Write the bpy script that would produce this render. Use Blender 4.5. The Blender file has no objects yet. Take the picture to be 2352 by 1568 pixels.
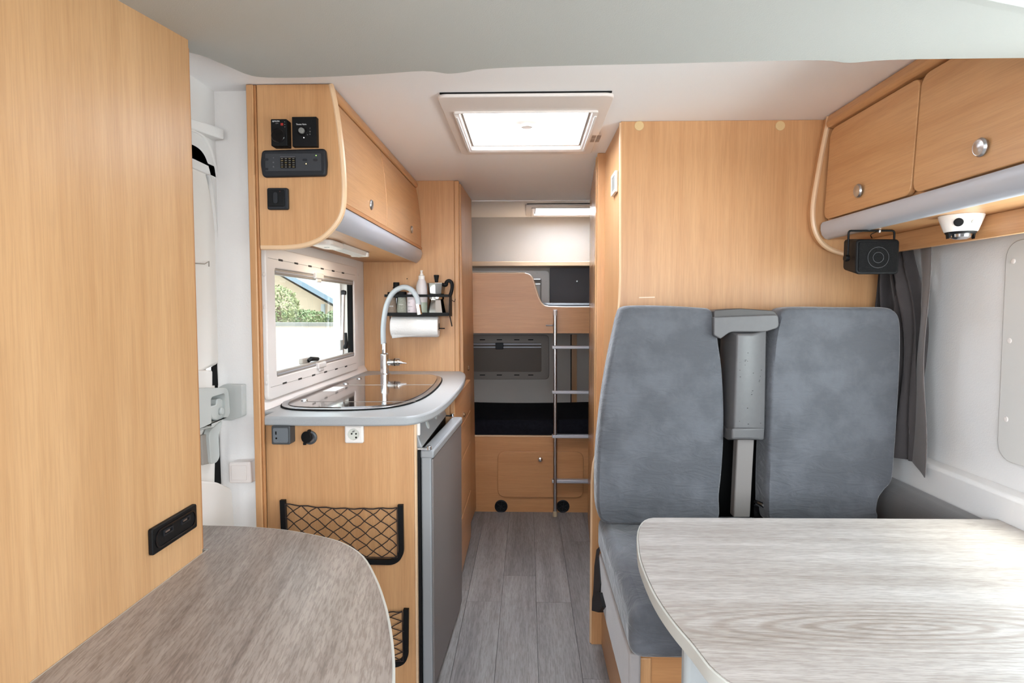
import bpy, bmesh, math, random
from mathutils import Vector, Matrix
random.seed(7)
S = bpy.context.scene
COL = S.collection
V = Vector

# ---------------------------------------------------------------- camera
F = 1380.0; HC = 1.30
TH = math.atan(76/F); PS = math.atan(36/F*math.cos(TH))
CR = V((math.cos(PS), math.sin(PS), 0))
CF = V((-math.sin(PS)*math.cos(TH), math.cos(PS)*math.cos(TH), -math.sin(TH)))
CU = V((-math.sin(PS)*math.sin(TH), math.cos(PS)*math.sin(TH), math.cos(TH)))
cam_data = bpy.data.cameras.new('camera'); cam = bpy.data.objects.new('camera', cam_data); COL.objects.link(cam)
cam.location = (0, 0, HC); cam.rotation_euler = (math.pi/2-TH, 0, PS)
cam_data.sensor_width = 36; cam_data.lens = F/2352*36; cam_data.clip_start = .02; cam_data.clip_end = 300
S.camera = cam

# ---------------------------------------------------------------- world, light, exposure
world = bpy.data.worlds.new('world'); S.world = world; world.use_nodes = True
wn = world.node_tree; bg = wn.nodes['Background']
tc = wn.nodes.new('ShaderNodeTexCoord'); sx = wn.nodes.new('ShaderNodeSeparateXYZ'); rp = wn.nodes.new('ShaderNodeValToRGB')
wn.links.new(tc.outputs['Generated'], sx.inputs[0]); wn.links.new(sx.outputs['Z'], rp.inputs[0]); wn.links.new(rp.outputs[0], bg.inputs[0])
rp.color_ramp.elements[0].color = (.86, .93, 1, 1); rp.color_ramp.elements[1].color = (.72, .85, 1, 1)
bg.inputs[1].default_value = 1.0
S.view_settings.view_transform = 'Standard'; S.view_settings.look = 'None'; S.view_settings.gamma = 1
S.view_settings.use_curve_mapping = False
S.view_settings.exposure = 2.4
S.cycles.diffuse_bounces = 8; S.cycles.max_bounces = 14; S.cycles.transparent_max_bounces = 16; S.cycles.caustics_reflective = False; S.cycles.caustics_refractive = False
sun_d = bpy.data.lights.new('sun', 'SUN'); sun = bpy.data.objects.new('sun', sun_d); COL.objects.link(sun)
sun_d.energy = 2.2; sun_d.angle = math.radians(30); sun_d.color = (1, .95, .88)
sun.rotation_euler = (math.radians(8), math.radians(24), 0)

def window_light(name, loc, rot, w, h, energy, color=(.86, .93, 1)):
    d = bpy.data.lights.new(name, 'AREA'); o = bpy.data.objects.new(name, d); COL.objects.link(o)
    d.shape = 'RECTANGLE'; d.size = w; d.size_y = h; d.energy = energy; d.color = color
    o.location = loc; o.rotation_euler = rot
    return o
R90 = math.pi/2
# daylight coming through the vehicle's glazing (each light sits outside its pane)
window_light('windscreen_daylight', (.2, -1.62, 1.40), (R90+.4, 0, 0), 2.1, .9, 12)
window_light('cab_side_daylight', (-1.35, -.6, 1.35), (R90, 0, -R90), .9, .7, 6)
window_light('cab_side_daylight', (1.75, -.6, 1.35), (R90, 0, R90), .9, .7, 2.5)
window_light('dinette_window_daylight', (1.50, 1.15, 1.24), (R90+.3, 0, R90), .88, .62, 4)
window_light('roof_daylight', (0, 2.35, 2.40), (0, 0, 0), .55, .55, 11)
window_light('rear_roof_daylight', (.25, 4.28, 2.40), (0, 0, 0), .42, .3, 10)

# ---------------------------------------------------------------- pixel -> point on a real plane
def at(px, py, x=None, y=None, z=None):
    d = CF + CR*((px-1176)/F) + CU*((784-py)/F)
    t = x/d.x if x is not None else y/d.y if y is not None else (z-HC)/d.z
    return V((0, 0, HC)) + d*t

# ---------------------------------------------------------------- materials
def lin(c):
    return tuple(((v/255)/12.92 if v/255 <= .04045 else ((v/255+.055)/1.055)**2.4) for v in c)+(1,)
def mat(name, rgb, rough=.5, metal=0, spec=.5, bump=0, bscale=200, var=0, vscale=8, sheen=0, coat=0, pos=0):
    m = bpy.data.materials.new(name); m.use_nodes = True; nt = m.node_tree; b = nt.nodes['Principled BSDF']
    b.inputs['Base Color'].default_value = lin(rgb); b.inputs['Roughness'].default_value = rough
    b.inputs['Metallic'].default_value = metal; b.inputs['Specular IOR Level'].default_value = spec
    if sheen: b.inputs['Sheen Weight'].default_value = sheen; b.inputs['Sheen Roughness'].default_value = .4
    if coat: b.inputs['Coat Weight'].default_value = coat; b.inputs['Coat Roughness'].default_value = .08
    t = nt.nodes.new('ShaderNodeTexCoord')
    if var:
        n = nt.nodes.new('ShaderNodeTexNoise'); n.inputs['Scale'].default_value = vscale; n.inputs['Detail'].default_value = 6
        n.inputs['Roughness'].default_value = .6
        r = nt.nodes.new('ShaderNodeValToRGB'); c = lin(rgb)
        r.color_ramp.elements[0].position = .3+pos; r.color_ramp.elements[1].position = .7-pos*.7
        r.color_ramp.elements[0].color = tuple(min(1, v*(1-var)) for v in c[:3])+(1,)
        r.color_ramp.elements[1].color = tuple(min(1, v*(1+var)) for v in c[:3])+(1,)
        nt.links.new(t.outputs['Object'], n.inputs['Vector']); nt.links.new(n.outputs['Fac'], r.inputs[0]); nt.links.new(r.outputs[0], b.inputs['Base Color'])
    if bump:
        n = nt.nodes.new('ShaderNodeTexNoise'); n.inputs['Scale'].default_value = bscale; n.inputs['Detail'].default_value = 4
        bp = nt.nodes.new('ShaderNodeBump'); bp.inputs['Strength'].default_value = bump; bp.inputs['Distance'].default_value = .002
        nt.links.new(t.outputs['Object'], n.inputs['Vector']); nt.links.new(n.outputs['Fac'], bp.inputs['Height']); nt.links.new(bp.outputs[0], b.inputs['Normal'])
    return m
def wood(name, lo, hi, axis='Z', rough=.38, fine=1.0, scale=1.0, rand=False, pores=.12, tilt=0, st=.03):
    m = bpy.data.materials.new(name); m.use_nodes = True; nt = m.node_tree; b = nt.nodes['Principled BSDF']
    b.inputs['Roughness'].default_value = rough; b.inputs['Specular IOR Level'].default_value = .45
    t = nt.nodes.new('ShaderNodeTexCoord'); src = t.outputs['Object']
    if rand:
        oi = nt.nodes.new('ShaderNodeObjectInfo'); mu = nt.nodes.new('ShaderNodeVectorMath'); mu.operation = 'MULTIPLY_ADD'
        mu.inputs[1].default_value = (1, 1, 1); cx = nt.nodes.new('ShaderNodeCombineXYZ')
        ms = nt.nodes.new('ShaderNodeMath'); ms.operation = 'MULTIPLY'; ms.inputs[1].default_value = 31
        nt.links.new(oi.outputs['Random'], ms.inputs[0]); nt.links.new(ms.outputs[0], cx.inputs[0]); nt.links.new(ms.outputs[0], cx.inputs[1])
        nt.links.new(src, mu.inputs[0]); nt.links.new(cx.outputs[0], mu.inputs[2]); src = mu.outputs[0]
    if tilt:
        m0 = nt.nodes.new('ShaderNodeMapping'); m0.inputs['Rotation'].default_value = (0, 0, -tilt); nt.links.new(src, m0.inputs[0]); src = m0.outputs[0]
    def n(sc, det, along, dist=0):
        mp = nt.nodes.new('ShaderNodeMapping'); k = [sc, sc, sc]; k['XYZ'.index(axis)] = sc*along
        mp.inputs['Scale'].default_value = k; no = nt.nodes.new('ShaderNodeTexNoise'); no.inputs['Scale'].default_value = 1
        no.inputs['Detail'].default_value = det; no.inputs['Distortion'].default_value = dist; no.inputs['Roughness'].default_value = .6
        nt.links.new(src, mp.inputs[0]); nt.links.new(mp.outputs[0], no.inputs['Vector']); return no.outputs['Fac']
    a = n(9*scale, 5, .06, .5); c = n(70*scale*fine, 4, st); d = n(260*fine, 3, st*1.3)
    r = nt.nodes.new('ShaderNodeValToRGB'); r.color_ramp.elements[0].position = .32; r.color_ramp.elements[1].position = .68
    r.color_ramp.elements[0].color = lin(lo); r.color_ramp.elements[1].color = lin(hi)
    ad = nt.nodes.new('ShaderNodeMath'); ad.operation = 'MULTIPLY_ADD'; ad.inputs[1].default_value = .36
    m2 = nt.nodes.new('ShaderNodeMath'); m2.operation = 'MULTIPLY'; m2.inputs[1].default_value = .64
    nt.links.new(a, m2.inputs[0]); nt.links.new(c, ad.inputs[0]); nt.links.new(m2.outputs[0], ad.inputs[2]); nt.links.new(ad.outputs[0], r.inputs[0])
    mx = nt.nodes.new('ShaderNodeMixRGB'); mx.blend_type = 'MULTIPLY'; mx.inputs[0].default_value = pores
    r2 = nt.nodes.new('ShaderNodeValToRGB'); r2.color_ramp.elements[0].position = .4; r2.color_ramp.elements[1].position = .55
    r2.color_ramp.elements[0].color = (.35, .3, .28, 1)
    nt.links.new(d, r2.inputs[0]); nt.links.new(r.outputs[0], mx.inputs[1]); nt.links.new(r2.outputs[0], mx.inputs[2])
    out = mx.outputs[0]
    if rand:
        hs = nt.nodes.new('ShaderNodeHueSaturation'); mr = nt.nodes.new('ShaderNodeMapRange'); mr.inputs[3].default_value = .86; mr.inputs[4].default_value = 1.12
        nt.links.new(oi.outputs['Random'], mr.inputs[0]); nt.links.new(mr.outputs[0], hs.inputs['Value']); nt.links.new(out, hs.inputs['Color']); out = hs.outputs[0]
    nt.links.new(out, b.inputs['Base Color'])
    bp = nt.nodes.new('ShaderNodeBump'); bp.inputs['Strength'].default_value = .12; bp.inputs['Distance'].default_value = .0008
    nt.links.new(d, bp.inputs['Height']); nt.links.new(bp.outputs[0], b.inputs['Normal'])
    return m
BL, BH = (182, 133, 89), (203, 157, 111)
W_Z = wood('beech_vertical', BL, BH, 'Z'); W_Y = wood('beech_lengthwise', BL, BH, 'Y'); W_X = wood('beech_crosswise', (180, 126, 79), (198, 146, 98), 'X', scale=.7)
W_Z2 = wood('beech_vertical_pale', (182, 139, 96), (203, 162, 118), 'Z', scale=1.2)
EDGE = mat('beech_edging', (216, 182, 146), .35, var=.04)
EDGE_D = mat('beech_edge_dark', (176, 122, 76), .45, var=.05)
OAKF = wood('grey_oak_floor', (108, 103, 102), (150, 146, 144), 'Y', rough=.5, scale=1.6, rand=True, pores=.35, st=.06)
OAKL = wood('grey_oak_left_table', (110, 98, 91), (164, 154, 147), 'Y', rough=.36, scale=1.5, pores=.45, tilt=.16, st=.09)
def oak_right():
    m = wood('grey_oak_right_table', (146, 137, 130), (184, 179, 175), 'X', rough=.42, scale=2.2, pores=.3, st=.09)
    nt = m.node_tree; b = nt.nodes['Principled BSDF']; src = b.inputs['Base Color'].links[0].from_socket
    t = nt.nodes.new('ShaderNodeTexCoord'); mp = nt.nodes.new('ShaderNodeMapping'); mp.inputs['Location'].default_value = (.10*1.5, .06*9, 0)
    mp.inputs['Scale'].default_value = (1.5, 9, 0)
    w = nt.nodes.new('ShaderNodeTexWave'); w.wave_type = 'RINGS'; w.rings_direction = 'Z'; w.inputs['Scale'].default_value = 2.6
    w.inputs['Distortion'].default_value = 2.2; w.inputs['Detail'].default_value = 3; w.inputs['Detail Scale'].default_value = 1.2
    nt.links.new(t.outputs['Object'], mp.inputs[0]); nt.links.new(mp.outputs[0], w.inputs[0])
    r = nt.nodes.new('ShaderNodeValToRGB'); r.color_ramp.elements[0].position = .05; r.color_ramp.elements[0].color = (.72, .66, .62, 1)
    r.color_ramp.elements[1].position = .6; r.color_ramp.elements[1].color = (1, 1, 1, 1)
    mx = nt.nodes.new('ShaderNodeMixRGB'); mx.blend_type = 'MULTIPLY'; ln = nt.nodes.new('ShaderNodeVectorMath'); ln.operation = 'LENGTH'; mr = nt.nodes.new('ShaderNodeMapRange'); mr.inputs[1].default_value = .35; mr.inputs[2].default_value = 1.1; mr.inputs[3].default_value = .85; mr.inputs[4].default_value = 0
    nt.links.new(mp.outputs[0], ln.inputs[0]); nt.links.new(ln.outputs['Value'], mr.inputs[0]); nt.links.new(mr.outputs[0], mx.inputs[0])
    nt.links.new(w.outputs['Fac'], r.inputs[0]); nt.links.new(src, mx.inputs[1]); nt.links.new(r.outputs[0], mx.inputs[2]); nt.links.new(mx.outputs[0], b.inputs['Base Color'])
    return m
OAKR = oak_right()
WALL = mat('white_wall_laminate', (226, 224, 222), .6, bump=.35, bscale=260)
CEIL = mat('ceiling_lining', (242, 241, 242), .75, bump=.2, bscale=300)
BEDU = mat('grey_white_fabric_lining', (184, 187, 184), .9, bump=.35, bscale=420)
PLAS = mat('white_plastic', (226, 220, 214), .35); PLASP = mat('pale_pink_white_plastic', (224, 216, 211), .42)
GPLA = mat('light_grey_plastic', (186, 189, 186), .38); SEAL = mat('grey_seal', (150, 142, 134), .5)
EDG = mat('pale_grey_edging', (186, 186, 180), .35)
WTOP = mat('speckled_worktop', (158, 160, 161), .35, var=.06, vscale=420)
ALU = mat('brushed_aluminium', (178, 180, 187), .4, .2); CHR = mat('chrome', (225, 226, 228), .12, 1)
STEEL = mat('satin_steel', (188, 188, 190), .28, 1)
BLK = mat('black_plastic', (13, 13, 14), .55, spec=.2, bump=.2, bscale=600); BLK2 = mat('black_gloss', (12, 10, 12), .2); RUB = mat('black_rubber', (12, 12, 12), .8, spec=.15)
DGR = mat('dark_grey_plastic', (62, 64, 66), .45); ANTH = mat('anthracite_plastic', (28, 29, 33), .5, spec=.3)
HOSE = mat('grey_hose', (168, 174, 178), .42); NETM = mat('dark_brown_cord', (42, 30, 26), .8)
GLS = mat('brown_smoked_glass', (48, 32, 25), .045, spec=.9, coat=1)
FRG = mat('fridge_brushed_front', (128, 122, 120), .5, .35, bump=.1, bscale=500); FRS = mat('fridge_grey', (142, 144, 146), .4)
def velvet(name, rgb, var, sc):
    m = mat(name, rgb, .85, var=var, vscale=sc, sheen=.35, spec=.2, pos=.13)
    nt = m.node_tree; b = nt.nodes['Principled BSDF']; t = nt.nodes.new('ShaderNodeTexCoord')
    mp = nt.nodes.new('ShaderNodeMapping'); mp.inputs['Scale'].default_value = (4, 4, 12); mp.inputs['Rotation'].default_value = (0, .35, 0)
    n = nt.nodes.new('ShaderNodeTexNoise'); n.inputs['Scale'].default_value = 2.2; n.inputs['Detail'].default_value = 5; n.inputs['Distortion'].default_value = 1.6
    bp = nt.nodes.new('ShaderNodeBump'); bp.inputs['Strength'].default_value = .4; bp.inputs['Distance'].default_value = .02
    nt.links.new(t.outputs['Object'], mp.inputs[0]); nt.links.new(mp.outputs[0], n.inputs['Vector']); nt.links.new(n.outputs['Fac'], bp.inputs['Height'])
    nt.links.new(bp.outputs[0], b.inputs['Normal']); return m
VEL = velvet('blue_grey_velvet', (91, 93, 98), .15, 7); VELS = mat('grey_upholstery', (148, 142, 140), .9, var=.06, vscale=12, sheen=.3, bump=.3, bscale=300)
VELD = mat('dark_grey_upholstery', (108, 106, 106), .9, var=.06, sheen=.3, bump=.3, bscale=300)
CURT = mat('charcoal_curtain', (62, 57, 57), .85, var=.08, vscale=30, sheen=.2, bump=.3, bscale=500)
MATT = mat('black_mattress_cover', (22, 22, 28), .9, spec=.1, var=.3, vscale=60, bump=.6, bscale=200); MATG = mat('dark_satin_sheet', (34, 33, 35), .5, var=.2, vscale=12, bump=.5, bscale=14)
GPAN = mat('dark_grey_lining', (122, 120, 124), .9, bump=.4, bscale=400)
BLIND = mat('taupe_blind', (122, 112, 104), .8); BLF = mat('grey_frame', (140, 130, 122), .5)
TOWEL = mat('paper_towel', (236, 233, 230), .95, bump=.8, bscale=130)
TRANSL = mat('clear_plastic', (214, 216, 214), .25); CLIP = mat('clear_clip', (206, 200, 196), .12)
RED = mat('red_plastic', (150, 36, 30), .4); WHT = mat('white_print', (225, 225, 225), .6); WHG = mat('grey_print', (120, 120, 120), .6)
def emis(name, rgb, s):
    m = mat(name, rgb); b = m.node_tree.nodes['Principled BSDF']; b.inputs['Emission Color'].default_value = lin(rgb); b.inputs['Emission Strength'].default_value = s; return m
LEDG = emis('green_led', (160, 255, 90), .8); LEDY = emis('yellow_led', (255, 220, 120), .8); LEDW = emis('white_led', (250, 250, 255), .8)
def glass(name, tint=(1, 1, 1), refl=1.0):
    m = bpy.data.materials.new(name); m.use_nodes = True; nt = m.node_tree; nt.nodes.remove(nt.nodes['Principled BSDF'])
    o = nt.nodes['Material Output']; tr = nt.nodes.new('ShaderNodeBsdfTransparent'); tr.inputs[0].default_value = tint+(1,)
    g = nt.nodes.new('ShaderNodeBsdfGlossy'); g.inputs['Roughness'].default_value = .02; f = nt.nodes.new('ShaderNodeFresnel'); f.inputs[0].default_value = 1.35
    ge = nt.nodes.new('ShaderNodeNewGeometry'); iv = nt.nodes.new('ShaderNodeMath'); iv.operation = 'MULTIPLY_ADD'; iv.inputs[1].default_value = -1; iv.inputs[2].default_value = 1
    nt.links.new(ge.outputs['Backfacing'], iv.inputs[0]); ml = nt.nodes.new('ShaderNodeMath'); ml.operation = 'MULTIPLY'; nt.links.new(iv.outputs[0], ml.inputs[0]); nt.links.new(f.outputs[0], ml.inputs[1])
    mx = nt.nodes.new('ShaderNodeMixShader'); nt.links.new(ml.outputs[0], mx.inputs[0]); nt.links.new(tr.outputs[0], mx.inputs[1]); nt.links.new(g.outputs[0], mx.inputs[2]); nt.links.new(mx.outputs[0], o.inputs[0])
    return m
PANE = glass('acrylic_pane', (.94, .97, .95))
def dome_mat():
    m = bpy.data.materials.new('milky_acrylic'); m.use_nodes = True; nt = m.node_tree; nt.nodes.remove(nt.nodes['Principled BSDF'])
    o = nt.nodes['Material Output']; tr = nt.nodes.new('ShaderNodeBsdfTransparent'); tr.inputs[0].default_value = (.97, .98, 1, 1)
    d = nt.nodes.new('ShaderNodeBsdfTranslucent'); d.inputs[0].default_value = (.95, .96, .98, 1)
    mx = nt.nodes.new('ShaderNodeMixShader'); mx.inputs[0].default_value = .35
    nt.links.new(tr.outputs[0], mx.inputs[1]); nt.links.new(d.outputs[0], mx.inputs[2]); nt.links.new(mx.outputs[0], o.inputs[0]); return m
DOME = dome_mat()

# ---------------------------------------------------------------- mesh helpers
WL = {}
class MB:
    def __init__(s): s.bm = bmesh.new()
    def box(s, x0, x1, y0, y1, z0, z1):
        vs = [s.bm.verts.new((x, y, z)) for z in (z0, z1) for y in (y0, y1) for x in (x0, x1)]
        for f in ((0, 2, 3, 1), (4, 5, 7, 6), (0, 1, 5, 4), (2, 6, 7, 3), (0, 4, 6, 2), (1, 3, 7, 5)): s.bm.faces.new([vs[i] for i in f])
        return s
    def prism(s, pts, vec):
        vec = V(vec); a = [s.bm.verts.new(V(p)) for p in pts]; b = [s.bm.verts.new(V(p)+vec) for p in pts]; n = len(pts)
        s.bm.faces.new(a); s.bm.faces.new(b[::-1])
        for i in range(n): s.bm.faces.new((a[i], b[i], b[(i+1) % n], a[(i+1) % n]))
        return s
    def hull2(s, A, B):
        a = [s.bm.verts.new(V(p)) for p in A]; b = [s.bm.verts.new(V(p)) for p in B]; n = len(A)
        s.bm.faces.new(a); s.bm.faces.new(b[::-1])
        for i in range(n): s.bm.faces.new((a[i], b[i], b[(i+1) % n], a[(i+1) % n]))
        return s
    def ring(s, outer, inner, vec):
        vec = V(vec); L = [[s.bm.verts.new(V(p)+o) for p in q] for q in (outer, inner) for o in (V((0, 0, 0)), vec)]; n = len(outer)
        oa, ob, ia, ib = L
        for i in range(n):
            j = (i+1) % n
            for q in ((oa[i], oa[j], ia[j], ia[i]), (ob[i], ib[i], ib[j], ob[j]), (oa[i], ob[i], ob[j], oa[j]), (ia[i], ia[j], ib[j], ib[i])): s.bm.faces.new(q)
        return s
    def tube(s, pts, r, n=8, caps=True):
        pts = [V(p) for p in pts]; rings = []; ref = None
        for i, p in enumerate(pts):
            d = (pts[min(i+1, len(pts)-1)]-pts[max(i-1, 0)]).normalized()
            if ref is None: ref = V((0, 0, 1)) if abs(d.z) < .9 else V((1, 0, 0))
            u = (ref-d*ref.dot(d)).normalized(); ref = u; w = d.cross(u); rr = r[i] if isinstance(r, (list, tuple)) else r
            rings.append([s.bm.verts.new(p+(u*math.cos(2*math.pi*k/n)+w*math.sin(2*math.pi*k/n))*rr) for k in range(n)])
        for a, b in zip(rings, rings[1:]):
            for k in range(n): s.bm.faces.new((a[k], a[(k+1) % n], b[(k+1) % n], b[k]))
        if caps: s.bm.faces.new(rings[0][::-1]); s.bm.faces.new(rings[-1])
        return s
    def lathe(s, c, axis, prof, n=24, caps=True):
        c = V(c); d = V(axis).normalized(); u = d.orthogonal().normalized(); w = d.cross(u)
        if n <= 8: pass
        rings = [[s.bm.verts.new(c+d*h+(u*math.cos(2*math.pi*k/n)+w*math.sin(2*math.pi*k/n))*max(r, 1e-4)) for k in range(n)] for r, h in prof]
        for a, b in zip(rings, rings[1:]):
            for k in range(n): s.bm.faces.new((a[k], a[(k+1) % n], b[(k+1) % n], b[k]))
        if caps: s.bm.faces.new(rings[0][::-1]); s.bm.faces.new(rings[-1])
        return s
    def grid(s, fn, nu, nv):
        g = [[s.bm.verts.new(V(fn(i/nu, j/nv))) for j in range(nv+1)] for i in range(nu+1)]
        for i in range(nu):
            for j in range(nv): s.bm.faces.new((g[i][j], g[i+1][j], g[i+1][j+1], g[i][j+1]))
        return s
def prop(o, label=None, cat=None, group=None, kind=None):
    if label: o['label'] = label
    if cat: o['category'] = cat
    if group: o['group'] = group
    if kind: o['kind'] = kind
    return o
def build(name, mb, m, parent=None, bevel=0, seg=2, smooth=False, label=None, cat=None, group=None, kind=None, solid=0, sub=0, angle=35, flat=False):
    bm = mb.bm; bmesh.ops.recalc_face_normals(bm, faces=bm.faces)
    base = WL[parent] if parent is not None else V((0, 0, 0))
    zs = [v.co.copy() for v in bm.verts]
    lo = V([min(v[i] for v in zs) for i in range(3)]); hi = V([max(v[i] for v in zs) for i in range(3)])
    org = V(((lo.x+hi.x)/2, (lo.y+hi.y)/2, lo.z))
    bmesh.ops.translate(bm, verts=bm.verts, vec=-org)
    me = bpy.data.meshes.new(name); bm.to_mesh(me); bm.free()
    o = bpy.data.objects.new(name, me); COL.objects.link(o); o.location = org-base
    if parent is not None: o.parent = parent
    WL[o] = org
    for mm in (m if isinstance(m, (list, tuple)) else [m]): me.materials.append(mm)
    if sub: x = o.modifiers.new('sub', 'SUBSURF'); x.levels = sub; x.render_levels = sub
    if solid: x = o.modifiers.new('solid', 'SOLIDIFY'); x.thickness = solid
    if bevel:
        x = o.modifiers.new('bevel', 'BEVEL'); x.width = bevel; x.segments = seg; x.limit_method = 'ANGLE'; x.angle_limit = math.radians(angle)
        x.harden_normals = False; smooth = not flat
    if smooth:
        for p in me.polygons: p.use_smooth = True
        if not sub:
            try:
                x = o.modifiers.new('wn', 'WEIGHTED_NORMAL'); x.keep_sharp = True
                me.set_sharp_from_angle(angle=math.radians(40))
            except Exception: pass
    return prop(o, label, cat, group, kind)
def thing(name, label, cat, loc, group=None):
    o = bpy.data.objects.new(name, None); COL.objects.link(o); o.location = V(loc); o.empty_display_size = .05; WL[o] = V(loc)
    return prop(o, label, cat, group)
def struct(name, mb, m, parent=None, **k):
    if parent is None: k['kind'] = 'structure'
    return build(name, mb, m, parent, **k)
def rnd(pts, r, n=6):
    pts = [V(p) for p in pts]; out = []; N = len(pts)
    for i, p in enumerate(pts):
        rr = r[i] if isinstance(r, (list, tuple)) else r
        a, b = pts[i-1], pts[(i+1) % N]
        if rr <= 0: out.extend([p]*1); continue
        pa = p+(a-p).normalized()*min(rr, (a-p).length*.49); pb = p+(b-p).normalized()*min(rr, (b-p).length*.49)
        for k in range(n+1):
            t = k/n; # quadratic pulled towards a circular arc
            out.append((pa*(1-t)**2+p*2*t*(1-t)+pb*t*t)*.86+((pa*(1-t)+pb*t))*.14 if 0 < k < n else (pa if k == 0 else pb))
    return out
def spline(pts, n=6, closed=False):
    pts = [V(p) for p in pts]; out = []; N = len(pts)
    rng = range(N) if closed else range(N-1)
    for i in rng:
        if closed: p0, p1, p2, p3 = pts[i-1], pts[i], pts[(i+1) % N], pts[(i+2) % N]
        else: p0, p1, p2, p3 = pts[max(i-1, 0)], pts[i], pts[i+1], pts[min(i+2, N-1)]
        for k in range(n):
            t = k/n; out.append(.5*((2*p1)+(p2-p0)*t+(2*p0-5*p1+4*p2-p3)*t*t+(3*p1-p0-3*p2+p3)*t**3))
    if not closed: out.append(pts[-1])
    return out
def rect_x(x, y0, y1, z0, z1): return [V((x, y0, z0)), V((x, y1, z0)), V((x, y1, z1)), V((x, y0, z1))]
def rect_y(y, x0, x1, z0, z1): return [V((x0, y, z0)), V((x1, y, z0)), V((x1, y, z1)), V((x0, y, z1))]
def rect_z(z, x0, x1, y0, y1): return [V((x0, y0, z)), V((x1, y0, z)), V((x1, y1, z)), V((x0, y1, z))]
def text(s, size, loc, rot, m, parent, depth=.0004):
    cu = bpy.data.curves.new('lettering', 'FONT'); cu.body = s; cu.size = size; cu.extrude = depth; cu.align_x = 'CENTER'; cu.align_y = 'CENTER'; cu.resolution_u = 2
    t = bpy.data.objects.new('tmp', cu); COL.objects.link(t); dg = bpy.context.evaluated_depsgraph_get()
    me = bpy.data.meshes.new_from_object(t.evaluated_get(dg)); bpy.data.objects.remove(t)
    o = bpy.data.objects.new('lettering', me); COL.objects.link(o); me.materials.clear(); me.materials.append(m)
    o.parent = parent; o.location = V(loc)-WL[parent]; o.rotation_euler = rot; WL[o] = V(loc); return o
ZC = 1.99          # ceiling height
XL, XR = -.90, 1.35  # inner wall faces
YP = 2.27          # face of the wooden partition behind the seats
YB = 3.78          # face of the bunks
YK = 1.915         # face of the kitchen end panel
YW = 3.28          # face of the wardrobe behind the worktop
YR = 4.60          # rear wall

# ================================================================ SETTING
fl = struct('floor', MB().box(-1.0, 1.40, -1.35, YR, -.05, -.006), mat('floor_base', (50, 48, 48), .8))
joints = {-6: .9, -5: .35, -4: .7, -3: .2, -2: 2.60, -1: 2.86, 0: 2.60, 1: 3.3, 2: 2.1, 3: .6, 4: .2, 5: .8, 6: .4, 7: .1, 8: .5}
PW = .155; pk = 0
pm = None
for k in range(-7, 9):
    x0 = .04+PW*k; x1 = x0+PW
    if x1 < -.99 or x0 > 1.39: continue
    x0 = max(x0, -.99); x1 = min(x1, 1.39); j = joints.get(k, .5)
    ys = [-1.34]; y = j
    while y > -1.2: y -= 1.25
    while y < YR-.1:
        if y+1.25 > -1.3 and y > -1.25: ys.append(y)
        y += 1.25
    ys.append(YR-.005)
    for a, b in zip(ys, ys[1:]):
        if b-a < .03: continue
        build('plank', MB().box(x0+.0006, x1-.0006, a+.0006, b-.0006, -.006, 0), OAKF, fl, bevel=.0006, seg=1)

def wall_with_hole(x0, x1, ys, zs, holes):  # walls in the y/z plane cut around rectangular holes
    mb = MB(); cy = sorted({ys[0], ys[1], *[h[0] for h in holes], *[h[1] for h in holes]}); cz = sorted({zs[0], zs[1], *[h[2] for h in holes], *[h[3] for h in holes]})
    for a, b in zip(cy, cy[1:]):
        for c, d in zip(cz, cz[1:]):
            my, mz = (a+b)/2, (c+d)/2
            if any(h[0] < my < h[1] and h[2] < mz < h[3] for h in holes): continue
            mb.box(x0, x1, a, b, c, d)
    bmesh.ops.remove_doubles(mb.bm, verts=mb.bm.verts, dist=1e-5); return mb
struct('wall_left', wall_with_hole(-.95, XL, (1.962, YR), (0, ZC+.1), [(2.075, 3.055, 1.045, 1.45)]), WALL)
struct('wall_right', wall_with_hole(XR, 1.40, (-1.35, YR), (0, ZC+.1), [(.69, 1.61, .93, 1.44), (-1.1, -.2, .98, 1.6)]), WALL)
struct('wall_front', MB().box(-1.05, 1.4, -1.4, -1.35, 0, .95).box(-1.05, 1.4, -1.4, -1.35, 1.8, ZC+.1), mat('cab_lining', (120, 118, 114), .8))
# rear wall: lower part, with a recess line, upper sloping part
struct('wall_rear', MB().box(-.95, 1.40, YR, YR+.05, 0, ZC+.1), mat('rear_wall_vinyl', (190, 184, 178), .8, bump=.4, bscale=320))
# entrance side: frontal return beside the kitchen post, side wall with door
struct('wall_entrance', MB().box(-1.03, -.893, 1.93, 1.96, 0, ZC+.1).box(-1.08, -1.0, 1.3, 1.96, 1.72, ZC+.1).box(-1.08, -1.0, -.1, 1.3, 0, ZC+.1).box(-1.08, -1.0, -1.35, -.1, 0, .98), WALL)
struct('trim_1', MB().prism([at(430, 268, x=-1.0), at(515, 296, y=1.9), at(515, 320, y=1.9), at(430, 292, x=-1.0)], (-.06, .02, 0)), WALL, bevel=.004)
# ceiling: flat, with holes for the two roof lights
def ceil_mb():
    mb = MB(); xs = [-1.08, -.25, 0.03, .235, .47, 1.40]; ys = [.2, 2.10, 2.63, 3.90, 4.08, 4.42, YR]
    for a, b in zip(xs, xs[1:]):
        for c, d in zip(ys, ys[1:]):
            if a >= -.26 and b <= .24 and c == 2.10: continue
            if a >= .02 and b <= .48 and c == 4.08: continue
            mb.box(a, b, c, d, ZC, ZC+.03)
    bmesh.ops.remove_doubles(mb.bm, verts=mb.bm.verts, dist=1e-5); return mb
struct('ceiling', ceil_mb(), CEIL)
struct('trim_2', MB().box(-.36, .45, 3.885, 3.90, ZC-.006, ZC), CEIL, bevel=.002)
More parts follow.
